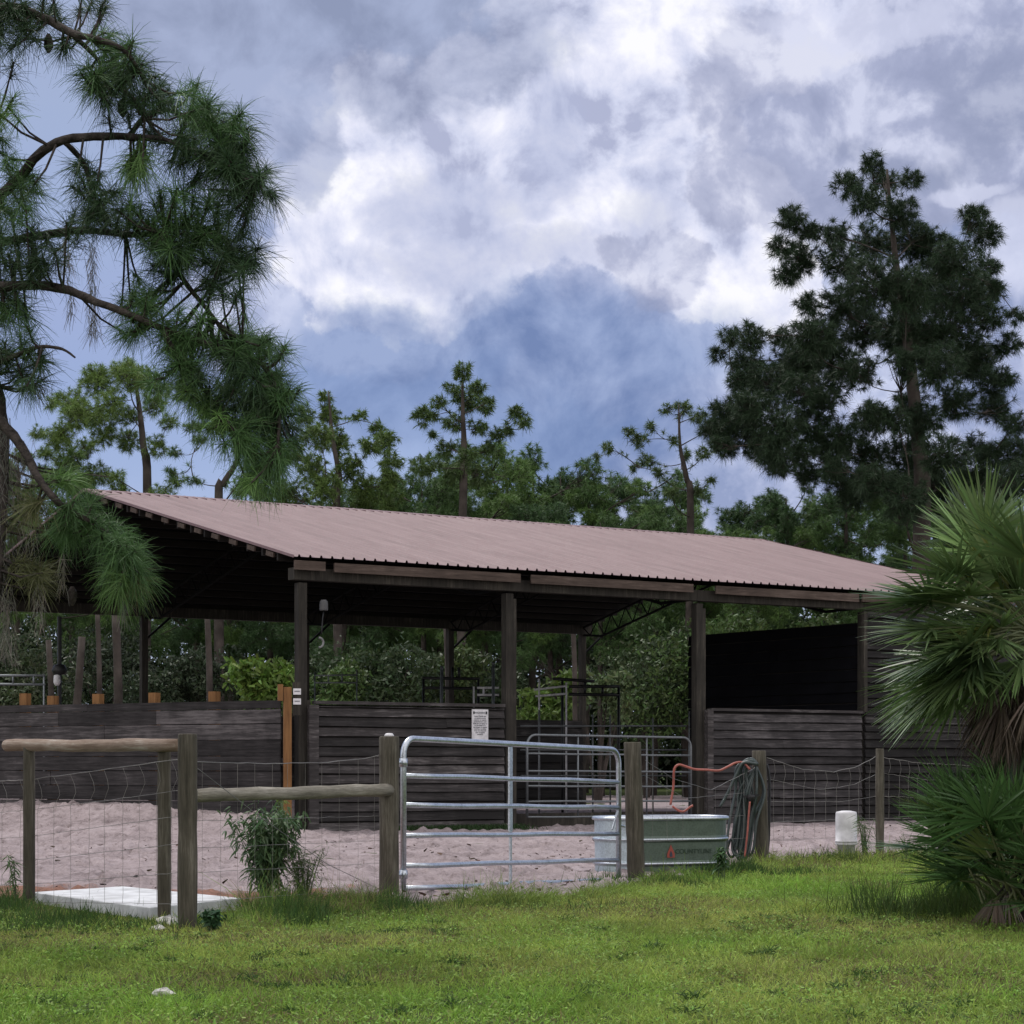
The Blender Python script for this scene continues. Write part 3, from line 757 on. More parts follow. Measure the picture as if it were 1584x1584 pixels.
def coil():
    root = empty('hose_coil', P(1150, 1180, hD), 'thick hank of dark garden hose hung on the middle wire fence post', 'hose')
    rd = random.Random(5)
    for k in range(9):
        x0 = 1166+rd.uniform(-3, 5); xb = 1124+k*3.4+rd.uniform(-3, 3); yb = 1330-rd.uniform(0, 14)+(-22 if k < 1 else 0)
        xr = 1130+k*5.5+rd.uniform(-3, 3)
        pp = [(1172, 1182), (x0-8, 1176+rd.uniform(-3, 2)), (x0-26+k*1.5, 1188+k), (xb+12, 1225), (xb+3, 1270), (xb-1, 1312), (xb+6, yb), (xb+13, 1312), (xb+18, 1270), (xr+10, 1225), (1170, 1186)]
        b = root.location; pts = smoothpts([P(x, y, hD+rd.uniform(-.05, .07)) for x, y in pp], 5)
        mb = MB(); mb.tube([p-b for p in pts], .017, 7); mb.build('loop', M_hose, root, True)
    pts = smoothpts([P(x, y, hD-.09) for x, y in ((1172, 1182), (1150, 1180), (1140, 1196), (1128, 1222), (1114, 1248))], 5)
    mb = MB(); mb.tube([p-root.location for p in pts], .02, 7); mb.build('loose_end', M_hose, root, True)
coil()
hose('dark_hose', [(1186, 1182), (1190, 1205), (1190, 1250), (1189, 1300), (1185, 1328), (1180, 1334)], .017, M_tread, 'thin black hose hanging down the right side of the hose post', hD+.3)
hose('red_hose', [(1160, 1190), (1150, 1180), (1138, 1180), (1124, 1187), (1112, 1192), (1095, 1191), (1075, 1190), (1062, 1186), (1050, 1183), (1043, 1190), (1042, 1208), (1041, 1222), (1037, 1245)], .015, M_red, 'faded red hose reaching over the stock tank from the post', hD-.1, .03)
hose('red_hose', [(1040, 1247), (1050, 1254), (1058, 1255), (1068, 1248), (1072, 1246)], .014, M_red, 'short curl of faded red hose dangling above the stock tank rim', hD-.6)
hose('red_hose', [(1160, 1240), (1158, 1262), (1156, 1290), (1152, 1325)], .012, M_red, 'red hose hanging straight down beside the dark hose hank', hD-.14)
sp_ = empty('spray_nozzle', P(1162, 1236, hD-.1), 'black spray nozzle hanging beside the dark hose hank', 'nozzle')
mb = MB(); mb.lathe([(0, .06), (.05, .05), (.06, .02), (.03, -.02), (.02, -.09), (0, -.09)], 10); mb.build('head', M_tread, sp_, True)
mb = MB(); mb.beam((-.1, 0, .03), (.1, 0, .05), .03, .03); mb.build('lever', M_tread, sp_)

# bucket, upside down on a short stump
bk = empty('bucket', P(1309, 1329, gD(1331)).xy.to_3d()+Vector((0, 0, .08)), 'white plastic bucket turned upside down beside the thin fence post', 'bucket')
mb = MB(); mb.lathe([(.105, 0), (.112, .0), (.118, .12), (.145, .125), (.145, .14), (.140, .16), (.148, .165), (.148, .178), (.140, .18), (.142, .36), (.139, .53), (.132, .555), (.06, .57), (0, .572)], 26); mb.build('body', M_white, bk, True)
st = MB(); st.lathe([(0, 0), (.075, 0), (.07, .085), (0, .085)], 12); so2 = st.build('stump', M_post, None, True); so2.location = P(1305, 1331, gD(1331)).xy.to_3d(); tag(so2, 'low dark stump the upturned bucket stands on', 'stump')

# ------------------------------------------------------------------ pines
def curve_pts(a, b, bend, n=6):
    a = Vector(a); b = Vector(b); out = []
    for i in range(n+1):
        t = i/n; p = a.lerp(b, t); p += bend*math.sin(math.pi*t); out.append(p)
    return out
def tufts(acc, C0, axis, nn, L, w, col, spread=1.0, droop=.25, amt=.25, stem=.12, seg=2):
    """needle tufts: C0 (N,3) shoot tips, needles radiate along the last few cm of every shoot"""
    N = len(C0); M = N*nn
    base = np.repeat(C0, nn, 0); ax = np.repeat(axis/np.linalg.norm(axis, axis=1, keepdims=True), nn, 0)
    d = rdir(M)*spread+ax*.55; t = RNG.uniform(0, 1, (M, 1)); base = base-ax*t*stem
    LL = np.repeat(L*RNG.uniform(.55, 1.2, N), nn)*RNG.uniform(.45, 1.12, M)
    tone = np.repeat(RNG.uniform(1-amt, 1+amt, (N, 1)), nn, 0)
    c = np.clip(vary(col, M, .2, .06)*tone, 0, 1)
    V, Q, per = blades(base, d, LL, w, seg, np.repeat(RNG.uniform(.5, 1.5, N), nn)*droop, .3)
    acc.add(V, Q, c, per)
def pine(name, label, cat, D, trunk, trad, bl, needles=26, nL=.3, nw=.02, dens=1.0, col=(.05, .085, .025), group=None, depth=1.0, bark=None, extra=None, seed=1, spread=1.0, basey=None, foot=True):
    """trunk: pixel polyline from top to bottom, bl: crown masses (px, py, r px) that get true depth"""
    rd = random.Random(seed)
    mb = MB(); ppm = F/D
    tp = [P(x, y, D) for x, y in trunk]
    if foot: tp.append(Vector((tp[-1].x+rd.uniform(-.3, .3), D, 0)))
    root = empty(name, Vector((tp[-1].x, D, 0)), label, cat, group)
    off = root.location
    n = len(tp); rr = [trad*(.10+.90*(i/(n-1))**.8) for i in range(n)]
    sp = smoothpts(tp, 4); rr2 = [float(np.interp(i/(len(sp)-1), np.linspace(0, 1, n), rr)) for i in range(len(sp))]
    mb.tube([p-off for p in sp], rr2, 9, True, .05)
    acc = Acc(); tr = np.array([tuple(p) for p in sp])
    nodes = [(Vector(t), 0) for t in tr[2:]]
    tz = tr[:, 2]
    for (px, py, r) in sorted(bl, key=lambda b: abs(b[0]-float(np.interp(b[1], [t[1] for t in trunk], [t[0] for t in trunk])))):
        rm = r/ppm; y_ = D+rd.uniform(-1, 1)*depth*(1.0+1.4*rm); c = P(px, py, y_)
        best = None; bc = 1e9
        for (q, lv) in nodes:
            dv = c-q; cost = dv.length*(1+.12*lv)+(2.2*max(0, .45*math.hypot(dv.x, dv.y)-dv.z) if lv == 0 else 1.2*max(0, -dv.z))
            if cost < bc: bc = cost; best = (q, lv)
        a, lv = best; Ld = (c-a).length
        lr = max(.016, min(trad*.32, .012*Ld+.012))*(1 if lv == 0 else .7)
        cp = curve_pts(a, c, Vector((rd.uniform(-.13, .13)*Ld, rd.uniform(-.13, .13)*Ld, rd.uniform(-.14, .05)*Ld)), 6)
        mb.tube([p-off for p in cp], [lr*(1-.65*i/6) for i in range(7)], 5, False, .05)
        nodes += [(p, lv+1) for p in cp[2:]]
        nt_ = max(4, int(dens*(rm/nL)**2*6.0+3))
        u = rdir(nt_)*(RNG.uniform(.15, 1, (nt_, 1))**.6)*rm*np.array([[1.12, 1.0, .95]])
        pos = np.array(tuple(c))[None]+u
        axs = u+np.array([[0, 0, .45*rm]])+RNG.normal(size=(nt_, 3))*.2*rm
        tufts(acc, pos-np.array(tuple(off))[None], axs, needles, nL, nw, col, spread, .25)
        if Ld > .8:
            kk = max(2, int(Ld*1.6)); tt = RNG.uniform(.3, 1, kk)*5.999; cpa = np.array([tuple(p-off) for p in cp]); i0 = tt.astype(int)
            pe_ = cpa[i0]+(cpa[i0+1]-cpa[i0])*(tt-i0)[:, None]+RNG.normal(size=(kk, 3))*.28*min(rm, .8)+np.array([[0, 0, .12]])
            tufts(acc, pe_, RNG.normal(size=(kk, 3))+np.array([[0, 0, .8]]), needles, nL, nw, col, spread, .25)
        for j in range(nt_):
            if j % 2: continue
            e = Vector(pos[j]); s = cp[rd.choice((-1, -1, -2, -3))]; m_ = (s+e)/2+Vector((rd.uniform(-.1, .1)*rm, rd.uniform(-.1, .1)*rm, -.1*rm))
            mb.tube([s-off, m_-off, e-off], [lr*.30+.004, lr*.2+.003, .008], 4, False)
    if extra: extra(mb, acc, off)
    mb.build('trunk', bark or M_farbark, root, True); acc.build('crown', M_needle, root)
    return root

G_light = (.145, .225, .058); G_mid = (.09, .16, .05); G_dark = (.030, .056, .027)
pine('pine_tree', 'tall dark dense pine rising behind the right end of the barn', 'tree', 76, [(1372, 262), (1385, 400), (1400, 500), (1412, 600), (1422, 700), (1426, 770)], .34,
 [(1350,252,20),(1310,285,24),(1370,275,22),(1412,275,18),(1340,310,26),(1390,325,30),(1225,338,24),(1250,355,22),(1210,382,20),(1290,362,26),(1240,402,30),(1215,425,20),(1300,405,32),(1350,375,38),(1410,372,42),(1450,385,38),(1505,330,22),(1520,362,28),(1480,405,38),(1525,415,24),(1350,435,48),(1420,445,55),(1490,455,48),(1540,445,16),(1300,470,36),(1330,505,46),(1400,508,50),(1470,512,55),(1530,490,26),(1255,520,36),(1225,562,38),(1285,560,40),(1572,490,14),(1560,535,24),
  (1130,520,18),(1162,518,26),(1110,546,14),(1152,562,30),(1190,592,34),(1140,590,18),(1212,522,20),(1235,605,38),(1275,612,38),(1325,575,34),(1450,565,42),(1510,552,38),(1555,582,20),(1400,560,26),(1530,592,28),(1410,620,26),(1385,650,24),
  (1122,642,30),(1102,665,18),(1152,672,36),(1200,655,42),(1182,692,30),(1252,662,36),(1240,700,24),(1300,672,30),(1340,702,30),(1400,705,42),(1460,700,36),(1380,745,28),(1440,745,36),(1340,738,24),(1510,690,22),(1572,655,22),(1572,702,36),(1535,705,26),(1200,722,22),(1290,722,24),(1405,450,40),(1415,530,44),(1425,650,34),(1440,740,40),(1250,735,24),(1350,745,30),(1400,770,36),(1470,770,36),(1320,770,26),(1160,625,30),(1480,620,34),(1500,740,36),(1565,745,36),(1350,640,26),(1120,690,22),(1150,640,34),(1110,665,26),(1210,700,34),(1290,700,34),(1160,590,34),(1270,520,36),(1250,470,22),(1300,745,28),(1240,560,36),(1340,650,28),(1520,450,34),(1540,630,30),(1500,560,34)],
 needles=46, nL=.32, nw=.014, dens=3.4, col=G_dark, depth=1.9, seed=3)
pine('pine_tree', 'broad yellow green pine with bare grey trunks above the left roof end', 'tree', 92, [(205, 560), (214, 620), (222, 690), (228, 770)], .24,
 [(150,590,30),(200,580,30),(240,600,24),(115,640,26),(160,650,28),(95,670,22),(200,680,24),(240,690,20),(130,740,24),(80,740,22),(190,760,20),(250,765,20),(150,582,22),(190,572,22),(225,582,22),(112,622,26),(80,622,14),(132,642,26),(60,668,14),(90,682,22),(130,692,22),(170,622,26),(200,642,20),(240,622,22),(162,672,22),(100,722,20),(150,732,22),(262,652,16),(272,742,14),(70,700,16),(120,750,18),(180,740,16),(60,740,16),(30,700,14)],
 needles=32, nL=.29, nw=.016, dens=2.5, col=G_light, depth=1.2, seed=4)
pine('pine_tree', 'open crooked pine with forked bare limbs over the roof peak', 'tree', 88, [(350, 640), (368, 705), (345, 750), (338, 790)], .22,
 [(300,662,16),(322,632,18),(280,605,20),(382,690,22),(300,742,12),(310,682,12),(382,742,18),(350,600,22),(400,640,24),(390,720,20),(420,720,24),(270,700,12),(262,730,10),(420,770,22),(350,660,14)],
 needles=32, nL=.29, nw=.016, dens=2.3, col=G_mid, depth=1.2, seed=5)
pine('pine_tree', 'bushy bright pine with two leaning heads left of the roof middle', 'tree', 86, [(508, 605), (515, 680), (525, 740), (520, 800)], .20,
 [(502,612,12),(508,640,20),(490,672,26),(522,682,24),(556,642,10),(600,682,20),(586,662,13),(572,690,18),(606,712,18),(540,722,24),(562,752,24),(482,722,24),(502,752,28),(602,742,20),(452,702,22),(452,762,28),(562,780,20),(600,770,22),(470,640,18)],
 needles=34, nL=.28, nw=.023, dens=2.3, col=(.11, .175, .045), depth=1.2, seed=6)
pine('pine_tree', 'pointed pine with one side arm standing alone above the roof middle', 'tree', 84, [(715, 568), (716, 640), (718, 700), (716, 790)], .20,
 [(715,576,18),(702,602,16),(736,600,17),(720,622,20),(758,618,9),(748,628,16),(660,642,20),(680,622,12),(646,640,10),(800,640,16),(812,652,11),(784,662,12),(702,652,18),(740,662,16),(770,672,14),(670,672,8),(690,692,16),(752,692,14),(722,705,16),(700,730,24),(740,735,24),(660,720,22)],
 needles=34, nL=.28, nw=.022, dens=2.1, col=(.085, .14, .044), depth=1.0, seed=7)
pine('pine_tree', 'thin open pine with long bare twigs left of the tall dark pine', 'tree', 84, [(1050, 625), (1052, 690), (1062, 740), (1068, 800)], .17,
 [(1030,632,11),(1056,630,16),(1080,642,15),(1102,662,13),(970,667,11),(990,682,15),(1010,660,9),(940,692,11),(1000,712,15),(1040,682,9),(1060,702,11),(1090,702,13),(1020,732,11),(924,706,6),(980,722,9),(1112,692,11),(1102,742,6),(1082,760,12),(1040,760,12)],
 needles=30, nL=.27, nw=.020, dens=1.9, col=(.085, .135, .045), depth=1.0, seed=8)

# template bushy pines copied along the tree line
def template(seed, label, col):
    rd = random.Random(seed); bl = []
    for k in range(46):
        y = rd.uniform(0, 1)**1.2; wd = 14+60*(1-abs(y-.55)**1.3*1.1)*y**.4
        bl.append((792+rd.uniform(-1, 1)*wd*1.1, 724+y*250, rd.uniform(16, 28)))
    bl.append((792, 722, 14))
    t = pine('pine_tree', label, 'tree', 95, [(792+rd.uniform(-4, 4), 728), (790, 820), (796, 1000)], .19, bl, needles=34, nL=.31, nw=.020, dens=1.6, col=col, depth=2.0, seed=seed, group='bushy pines of the tree line behind the barn')
    return t
def copy_tree(o):
    c = o.copy(); C.objects.link(c)
    for ch in o.children:
        d = ch.copy(); C.objects.link(d); d.parent = c
    return c
LAB = 'bushy green pine in the crowded tree line behind the barn roof'
tm = [template(21, LAB, (.078, .145, .045)), template(22, LAB, (.062, .120, .044)), template(23, LAB, (.11, .19, .052))]
spots = [(650, 735, 92), (705, 742, 100), (770, 700, 96), (825, 695, 98), (862, 722, 104), (905, 748, 98), (950, 735, 108), (1000, 775, 100), (1060, 785, 104), (1130, 795, 98),
         (1205, 755, 88), (1260, 770, 92), (1310, 740, 86), (1385, 760, 90), (1450, 730, 94), (1540, 740, 90), (480, 780, 100), (420, 735, 102), (560, 770, 98), (610, 725, 106), (20, 700, 92),
         (110, 775, 98), (300, 770, 104), (1180, 815, 84), (1010, 800, 88), (860, 780, 90), (740, 775, 90), (930, 795, 86), (360, 790, 108), (190, 770, 110), (680, 790, 96), (520, 810, 92), (1090, 822, 90)]
for i, (px, py, D) in enumerate(spots):
    o = tm[i % 3] if i < 3 else copy_tree(tm[i % 3])
    s = ((HZ-py)/F*D+EYE)/((HZ-712)/F*95+EYE)
    o.location = P(px, HZ, D).xy.to_3d(); o.scale = (s*random.uniform(.9, 1.2), s, s); o.rotation_euler.z = random.uniform(0, 6.28)

# woodland mass beyond (one far mass of leaves) and shrubs under the roof line
def leafcloud(acc, c, rad, n, size, col, amt=.35, shell=.35):
    u = rdir(n)*(RNG.uniform(shell, 1, (n, 1))**.7)
    # lumpy outline
    k = 1+.25*np.sin(u[:, :1]*5+c[0])+.2*np.sin(u[:, 2:3]*7+c[1])
    pos = np.array(c)[None]+u*np.array(rad)[None]*k
    tone = (.55+.9*fbm(pos[:, 0]*1.1+50, pos[:, 2]*1.1+50+pos[:, 1]*.7, 3, 5))[:, None]
    V, Q, per = blades(pos, rdir(n)+np.array([[0, 0, -.2]]), size*RNG.uniform(.6, 1.3, n), size*RNG.uniform(.35, .6, n), 1, .1, .5)
    acc.add(V, Q, np.clip(vary(col, n, amt, .12)*tone, 0, 1), per)
acc = Acc()
for i in range(46):
    x = -34+i*1.55+RNG.uniform(-.6, .6); y = RNG.uniform(112, 124)
    for zz in (.6, 2.4, 5.5, 8.6):
        leafcloud(acc, (x, y, zz+RNG.uniform(-.8, .8)), (2.6, 2.0, 2.4), 1500, .30, [(.040, .066, .028), (.055, .085, .030), (.032, .052, .028)][RNG.integers(3)])
wd_ = acc.build('woodland', M_leaf); tag(wd_, None, None, kind='stuff')

def shrub(px, ytop, D, w, label, col, n=2600, size=.22, group=None, zlow=.3):
    ztop = EYE+(HZ-ytop)/F*D; root = empty('shrub', P(px, HZ, D).xy.to_3d(), label, 'shrub', group)
    acc = Acc(); rd = random.Random(px); mb = MB(); k = 7
    for j in range(k):
        cx = rd.uniform(-.6, .6)*w; cz = ztop*rd.uniform(.45, .85) if j else ztop*.8
        rr = w*rd.uniform(.3, .5)
        leafcloud(acc, (cx, rd.uniform(-.5, .5)*w, cz), (rr, rr, rr*.8), n//k, size, col)
        mb.tube(curve_pts((rd.uniform(-.1, .1), 0, 0), (cx, 0, cz), Vector((0, 0, .1)), 4), [.06, .05, .04, .03, .02], 5)
    acc.build('foliage', M_leaf, root); mb.build('stem', M_farbark, root)
shrub(415, 1000, 72, 1.5, 'bright yellow green shrub seen left of the first barn post', (.10, .17, .03), 3000, .24)
shrub(850, 1010, 74, 1.4, 'bright green shrub seen left of the stacked rails inside the barn', (.085, .14, .03), 2400, .22)
shrub(925, 1000, 76, 1.3, 'pale leaved shrub behind the dark rails inside the barn', (.10, .14, .06), 1800, .2)
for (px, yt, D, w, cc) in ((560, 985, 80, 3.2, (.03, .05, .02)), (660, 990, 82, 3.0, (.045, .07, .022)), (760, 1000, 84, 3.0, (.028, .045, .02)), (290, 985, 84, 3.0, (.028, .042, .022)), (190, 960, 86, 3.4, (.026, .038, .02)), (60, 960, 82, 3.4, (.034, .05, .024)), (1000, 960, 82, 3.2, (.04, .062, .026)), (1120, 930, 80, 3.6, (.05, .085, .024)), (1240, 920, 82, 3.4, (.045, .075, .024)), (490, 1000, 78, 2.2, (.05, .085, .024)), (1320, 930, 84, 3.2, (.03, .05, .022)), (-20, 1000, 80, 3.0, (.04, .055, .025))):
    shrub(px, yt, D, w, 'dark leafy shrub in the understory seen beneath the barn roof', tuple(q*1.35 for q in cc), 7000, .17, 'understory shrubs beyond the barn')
def dead_trunk(px, wpx, D, label, lean=0, top=940):
    b = P(px, HZ, D).xy.to_3d(); mb = MB(); t = P(px+lean, top, D)
    mb.tube([p-b for p in curve_pts(b, t, Vector((.1, 0, 0)), 7)], [wpx/2/F*D*(1.15-.04*i) for i in range(8)], 8, True, .08)
    o = mb.build('tree_trunk', M_farbark, None, True); o.location = b; tag(o, label, 'tree trunk')
dead_trunk(320, 10, 70, 'slim bare trunk standing over the arena wall left of the barn post')
dead_trunk(690, 12, 70, 'straight bare trunk left of the tall metal pole inside the barn view')
dead_trunk(178, 14, 72, 'pale mossy bare trunk seen left of the dark far barn post')
dead_trunk(148, 8, 70, 'narrow brown trunk over the left part of the arena wall', 2, 930)
dead_trunk(75, 10, 68, 'dark upright trunk beside the leaning log at far left', 0, 990)
dead_trunk(95, 13, 68, 'dark log leaning to the right at far left', 32, 985)
dead_trunk(885, 8, 72, 'thin trunk behind the dark rails on the right of the barn doorway')

# thin dark pole with a white yard light at far left
yl = empty('yard_pole', P(92, HZ, 55).xy.to_3d(), 'thin dark pole with a small white lamp at far left', 'pole')
mb = MB(); mb.tube([(0, 0, 0), (0, 0, 4.95)], .055, 8); mb.build('pole', M_tread, yl)
mb = MB(); mb.lathe([(0, 3.78), (.14, 3.74), (.2, 3.6), (.15, 3.5), (0, 3.5)], 12); mb.build('hood', M_tread, yl, True)
mb = MB(); mb.lathe([(0, 3.5), (.08, 3.48), (.09, 3.3), (.05, 3.22), (0, 3.22)], 12, (-.04, -.1, 0)); mb.build('lamp_glass', M_white, yl, True)

# ------------------------------------------------------------------ corral panels and rails inside the arena
def rails(name, label, cat, D, hs, vs, m, r=.03, group=None):
    cx = hs[0][0]; b = P(cx, HZ, D).xy.to_3d(); root = empty(name, b, label, cat, group)
    for (x0, y0, x1, y1) in hs:
        mb = MB(); mb.tube([P(x0, y0, D)-b, P(x1, y1, D)-b], r, 7); mb.build('rail', m, root, True)
    for (x, y0, y1) in vs:
        mb = MB(); q = P(x, y1, D)-b
        if y1 > 1085: q.z = 0
        mb.tube([P(x, y0, D)-b, q], r*.85, 7); mb.build('upright', m, root, True)
    return root
rails('corral_panel', 'pale tubular panel at the far left edge above the arena wall', 'panel', 50, [(-60, 1045, 70, 1045), (-60, 1058, 70, 1059)], [(20, 1045, 1058), (52, 1046, 1058), (-55, 1045, 1100), (68, 1045, 1100)], M_galv2, .028)
rails('corral_panel', 'thin dull panel with one tall upright right of the first barn post', 'panel', 56, [(487, 1045, 552, 1044), (487, 1056, 552, 1056)], [(487, 1040, 1100), (508, 1044, 1056), (529, 1042, 1056), (552, 1036, 1100)], M_galv2, .022)
rails('metal_rack', 'black rail rack between two tall metal poles behind the notice', 'rack', 57, [(653, 1049, 742, 1050), (655, 1064, 742, 1065)], [(655, 1048, 1100), (684, 1032, 1050), (700, 1032, 1066), (740, 1050, 1100), (710, 1032, 1050)], M_tread, .04)
rails('metal_pole', 'left tall bare metal pole of the pair behind the notice', 'pole', 54, [(683, 1034, 685, 1034)], [(683, 1030, 1100)], M_galv2, .045)
rails('metal_pole', 'right tall bare metal pole of the pair behind the notice', 'pole', 54, [(762, 1027, 764, 1027)], [(763, 1025, 1100)], M_galv2, .045)
rails('jump_rail', 'short white double rail beside the notice and the second barn post', 'rail', 55, [(738, 1064, 772, 1064), (738, 1075, 772, 1075)], [(748, 1064, 1075), (733, 1062, 1100)], M_white, .03)
rails('jump_rail', 'short white double rail right of the second barn post', 'rail', 55, [(826, 1067, 877, 1061), (828, 1077, 877, 1073)], [(834, 1050, 1100), (876, 1056, 1100)], M_white, .028)
rails('metal_rack', 'black rail rack standing right of the far middle barn post', 'rack', 57, [(855, 1050, 920, 1054), (880, 1062, 958, 1062), (880, 1074, 958, 1075)], [(870, 1050, 1100), (932, 1062, 1076), (957, 1060, 1100), (905, 1054, 1076)], M_tread, .042)
rails('corral_panel', 'dark panel deep inside the barn behind the distant gate', 'panel', 50, [(805, 1123, 1062, 1123), (805, 1160, 1062, 1160), (805, 1200, 1062, 1200)], [(834, 1098, 1262), (917, 1105, 1262), (944, 1106, 1262), (1010, 1110, 1262), (1066, 1100, 1262)], M_galv2, .022)
# planks leaning against the dark far wall behind the gate
for k, (x, c) in enumerate(((5.6, M_siding), (8.3, M_siding), (7.9, M_sidingB))):
    pk = MB(); pk.box((0, 0, 1.2), (.12, .03, 1.2), Matrix.Rotation(.08, 3, 'X')); o = pk.build('plank', c); o.location = BL(x, 6.5, 0)
    tag(o, ('left dark plank', 'right dark plank', 'middle dark plank')[k]+' leaning upright in the gloom behind the distant gate', 'plank')

# ------------------------------------------------------------------ near pine at the left edge
def near_pine():
    D = 16.0; root = empty('pine_tree', Vector((-4.35, D, 0)), 'near pine reaching in from the left edge with long drooping needles and moss', 'tree')
    off = root.location; rd = random.Random(9); mb = MB(); acc = Acc()
    tk_ = [Vector((-4.35, D, 0)), Vector((-4.33, D, 2)), Vector((-4.28, D+.05, 4)), Vector((-4.3, D, 6)), Vector((-4.25, D, 8.5))]
    mb.tube([p-off for p in smoothpts(tk_, 4)], [.24-.10*i/16 for i in range(17)], 12, True, .05)
    limbs = {
     'a': [(-130, 340), (-40, 330), (28, 275), (60, 240), (100, 218), (160, 210), (215, 212), (255, 218), (300, 232), (350, 250), (395, 280)],
     'b': [(203, 210), (222, 182), (255, 172), (300, 185), (345, 200)],
     'b2': [(222, 182), (215, 160), (185, 140), (150, 130)],
     'c': [(-140, 60), (0, 10), (65, 28), (110, 50), (150, 62), (190, 75), (215, 110), (225, 135)],
     'c2': [(115, 55), (148, 92), (160, 115)],
     'd': [(-130, 470), (0, 446), (60, 440), (110, 450), (150, 468), (190, 482), (250, 510), (320, 530), (400, 560), (430, 610), (430, 690)],
     'e': [(-130, 390), (0, 375), (90, 362), (130, 358), (215, 365), (290, 350), (350, 370), (370, 420)],
     'e2': [(250, 360), (275, 420), (320, 480), (345, 510), (380, 530)],
     'f': [(-130, 600), (-60, 600), (10, 665), (40, 700), (60, 740), (85, 775), (110, 790), (150, 815), (195, 850)],
     'g': [(-60, 590), (0, 560), (40, 545), (65, 535), (95, 540), (118, 555)],
     'h': [(100, 218), (130, 250), (140, 290), (150, 320)],
     'i': [(-130, 250), (-40, 200), (-5, 180)],
     'j': [(250, 510), (280, 560), (330, 620), (360, 660)],
     'l': [(-90, 500), (-25, 560), (0, 640), (5, 720), (3, 820), (-2, 900), (-14, 985)],
    }
    pts3 = []
    for k, pl in limbs.items():
        dd = rd.uniform(-.4, .4); q = smoothpts([P(x+rd.uniform(-2, 2), y+rd.uniform(-2, 2), D+dd+.15*math.sin(i)) for i, (x, y) in enumerate(pl)], 4)
        w0 = {'a': .033, 'c': .028, 'd': .030, 'e': .028, 'f': .034, 'l': .05}.get(k, .016); nq = len(q)
        mb.tube([p-off for p in q], [w0*(1.3-1.05*i/(nq-1))+.003 for i in range(nq)], 7, True, .13); pts3 += q
    PT = np.array([tuple(p) for p in pts3])
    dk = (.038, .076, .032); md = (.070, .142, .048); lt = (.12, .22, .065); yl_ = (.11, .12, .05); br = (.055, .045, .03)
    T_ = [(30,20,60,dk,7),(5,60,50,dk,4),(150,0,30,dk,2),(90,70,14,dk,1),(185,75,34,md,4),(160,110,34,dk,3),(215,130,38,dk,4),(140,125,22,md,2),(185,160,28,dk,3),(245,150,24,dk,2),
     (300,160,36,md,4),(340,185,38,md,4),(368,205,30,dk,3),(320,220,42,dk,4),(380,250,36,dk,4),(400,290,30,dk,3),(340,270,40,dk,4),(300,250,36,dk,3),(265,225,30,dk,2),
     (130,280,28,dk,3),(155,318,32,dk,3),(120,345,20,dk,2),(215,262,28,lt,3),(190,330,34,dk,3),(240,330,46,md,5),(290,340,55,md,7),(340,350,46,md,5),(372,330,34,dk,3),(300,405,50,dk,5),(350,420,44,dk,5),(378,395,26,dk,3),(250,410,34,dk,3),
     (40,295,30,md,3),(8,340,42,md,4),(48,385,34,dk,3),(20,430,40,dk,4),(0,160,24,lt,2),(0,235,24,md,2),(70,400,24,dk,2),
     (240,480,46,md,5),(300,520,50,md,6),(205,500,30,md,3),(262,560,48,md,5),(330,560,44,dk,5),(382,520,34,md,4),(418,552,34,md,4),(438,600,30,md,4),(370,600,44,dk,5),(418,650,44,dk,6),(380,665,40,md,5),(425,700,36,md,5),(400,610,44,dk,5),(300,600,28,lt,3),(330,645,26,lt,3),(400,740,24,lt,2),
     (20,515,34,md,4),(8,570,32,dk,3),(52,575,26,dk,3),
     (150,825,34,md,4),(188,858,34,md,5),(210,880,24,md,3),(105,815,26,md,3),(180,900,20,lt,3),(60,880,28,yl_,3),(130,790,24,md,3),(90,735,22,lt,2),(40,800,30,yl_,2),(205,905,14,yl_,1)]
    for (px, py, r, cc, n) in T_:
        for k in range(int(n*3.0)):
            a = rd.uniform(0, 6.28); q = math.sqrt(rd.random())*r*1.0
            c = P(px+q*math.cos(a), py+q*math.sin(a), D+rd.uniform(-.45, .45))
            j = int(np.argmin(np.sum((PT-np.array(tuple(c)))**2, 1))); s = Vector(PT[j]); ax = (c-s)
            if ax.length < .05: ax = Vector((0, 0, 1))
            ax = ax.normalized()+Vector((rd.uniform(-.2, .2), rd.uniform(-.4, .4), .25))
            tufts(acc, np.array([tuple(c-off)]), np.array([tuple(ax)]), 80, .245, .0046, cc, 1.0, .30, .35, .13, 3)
            m_ = (s+c)/2+Vector((0, 0, -.04))
            mb.tube([s-off, m_-off, c-off], [.010, .008, .006], 5, False, .1)
    # pine cones
    mb.build('trunk', M_bark, root, True); acc.build('crown', M_needle, root)
    for (x, y) in ((75, 65), (190, 165), (112, 920)):
        pc = MB(); c = P(x, y, D)-off; pc.tube([c+Vector((0, 0, .06)), c+Vector((0, 0, .02)), c-Vector((0, 0, .04)), c-Vector((0, 0, .08))], [.012, .035, .03, .008], 8, True, .2)
        pc.build('cone', M_bark, root)
    # hanging moss
    ac = Acc()
    def moss(x, y, L, n, w=6, col=(.20, .19, .165)):
        b = P(x, y, D+rd.uniform(-.2, .2))-off; N = n
        pos = np.array(tuple(b))[None]+RNG.normal(size=(N, 3))*np.array([[w/213, .03, .0]]); pos[:, 2] -= RNG.uniform(0, L/213*.75, N)
        d = RNG.normal(size=(N, 3))*.35+np.array([[0, 0, -1.]])
        V, Q, per = blades(pos, d, RNG.uniform(.06, .16, N), .004, 2, .1, .4); ac.add(V, Q, vary(col, N, .3), per)
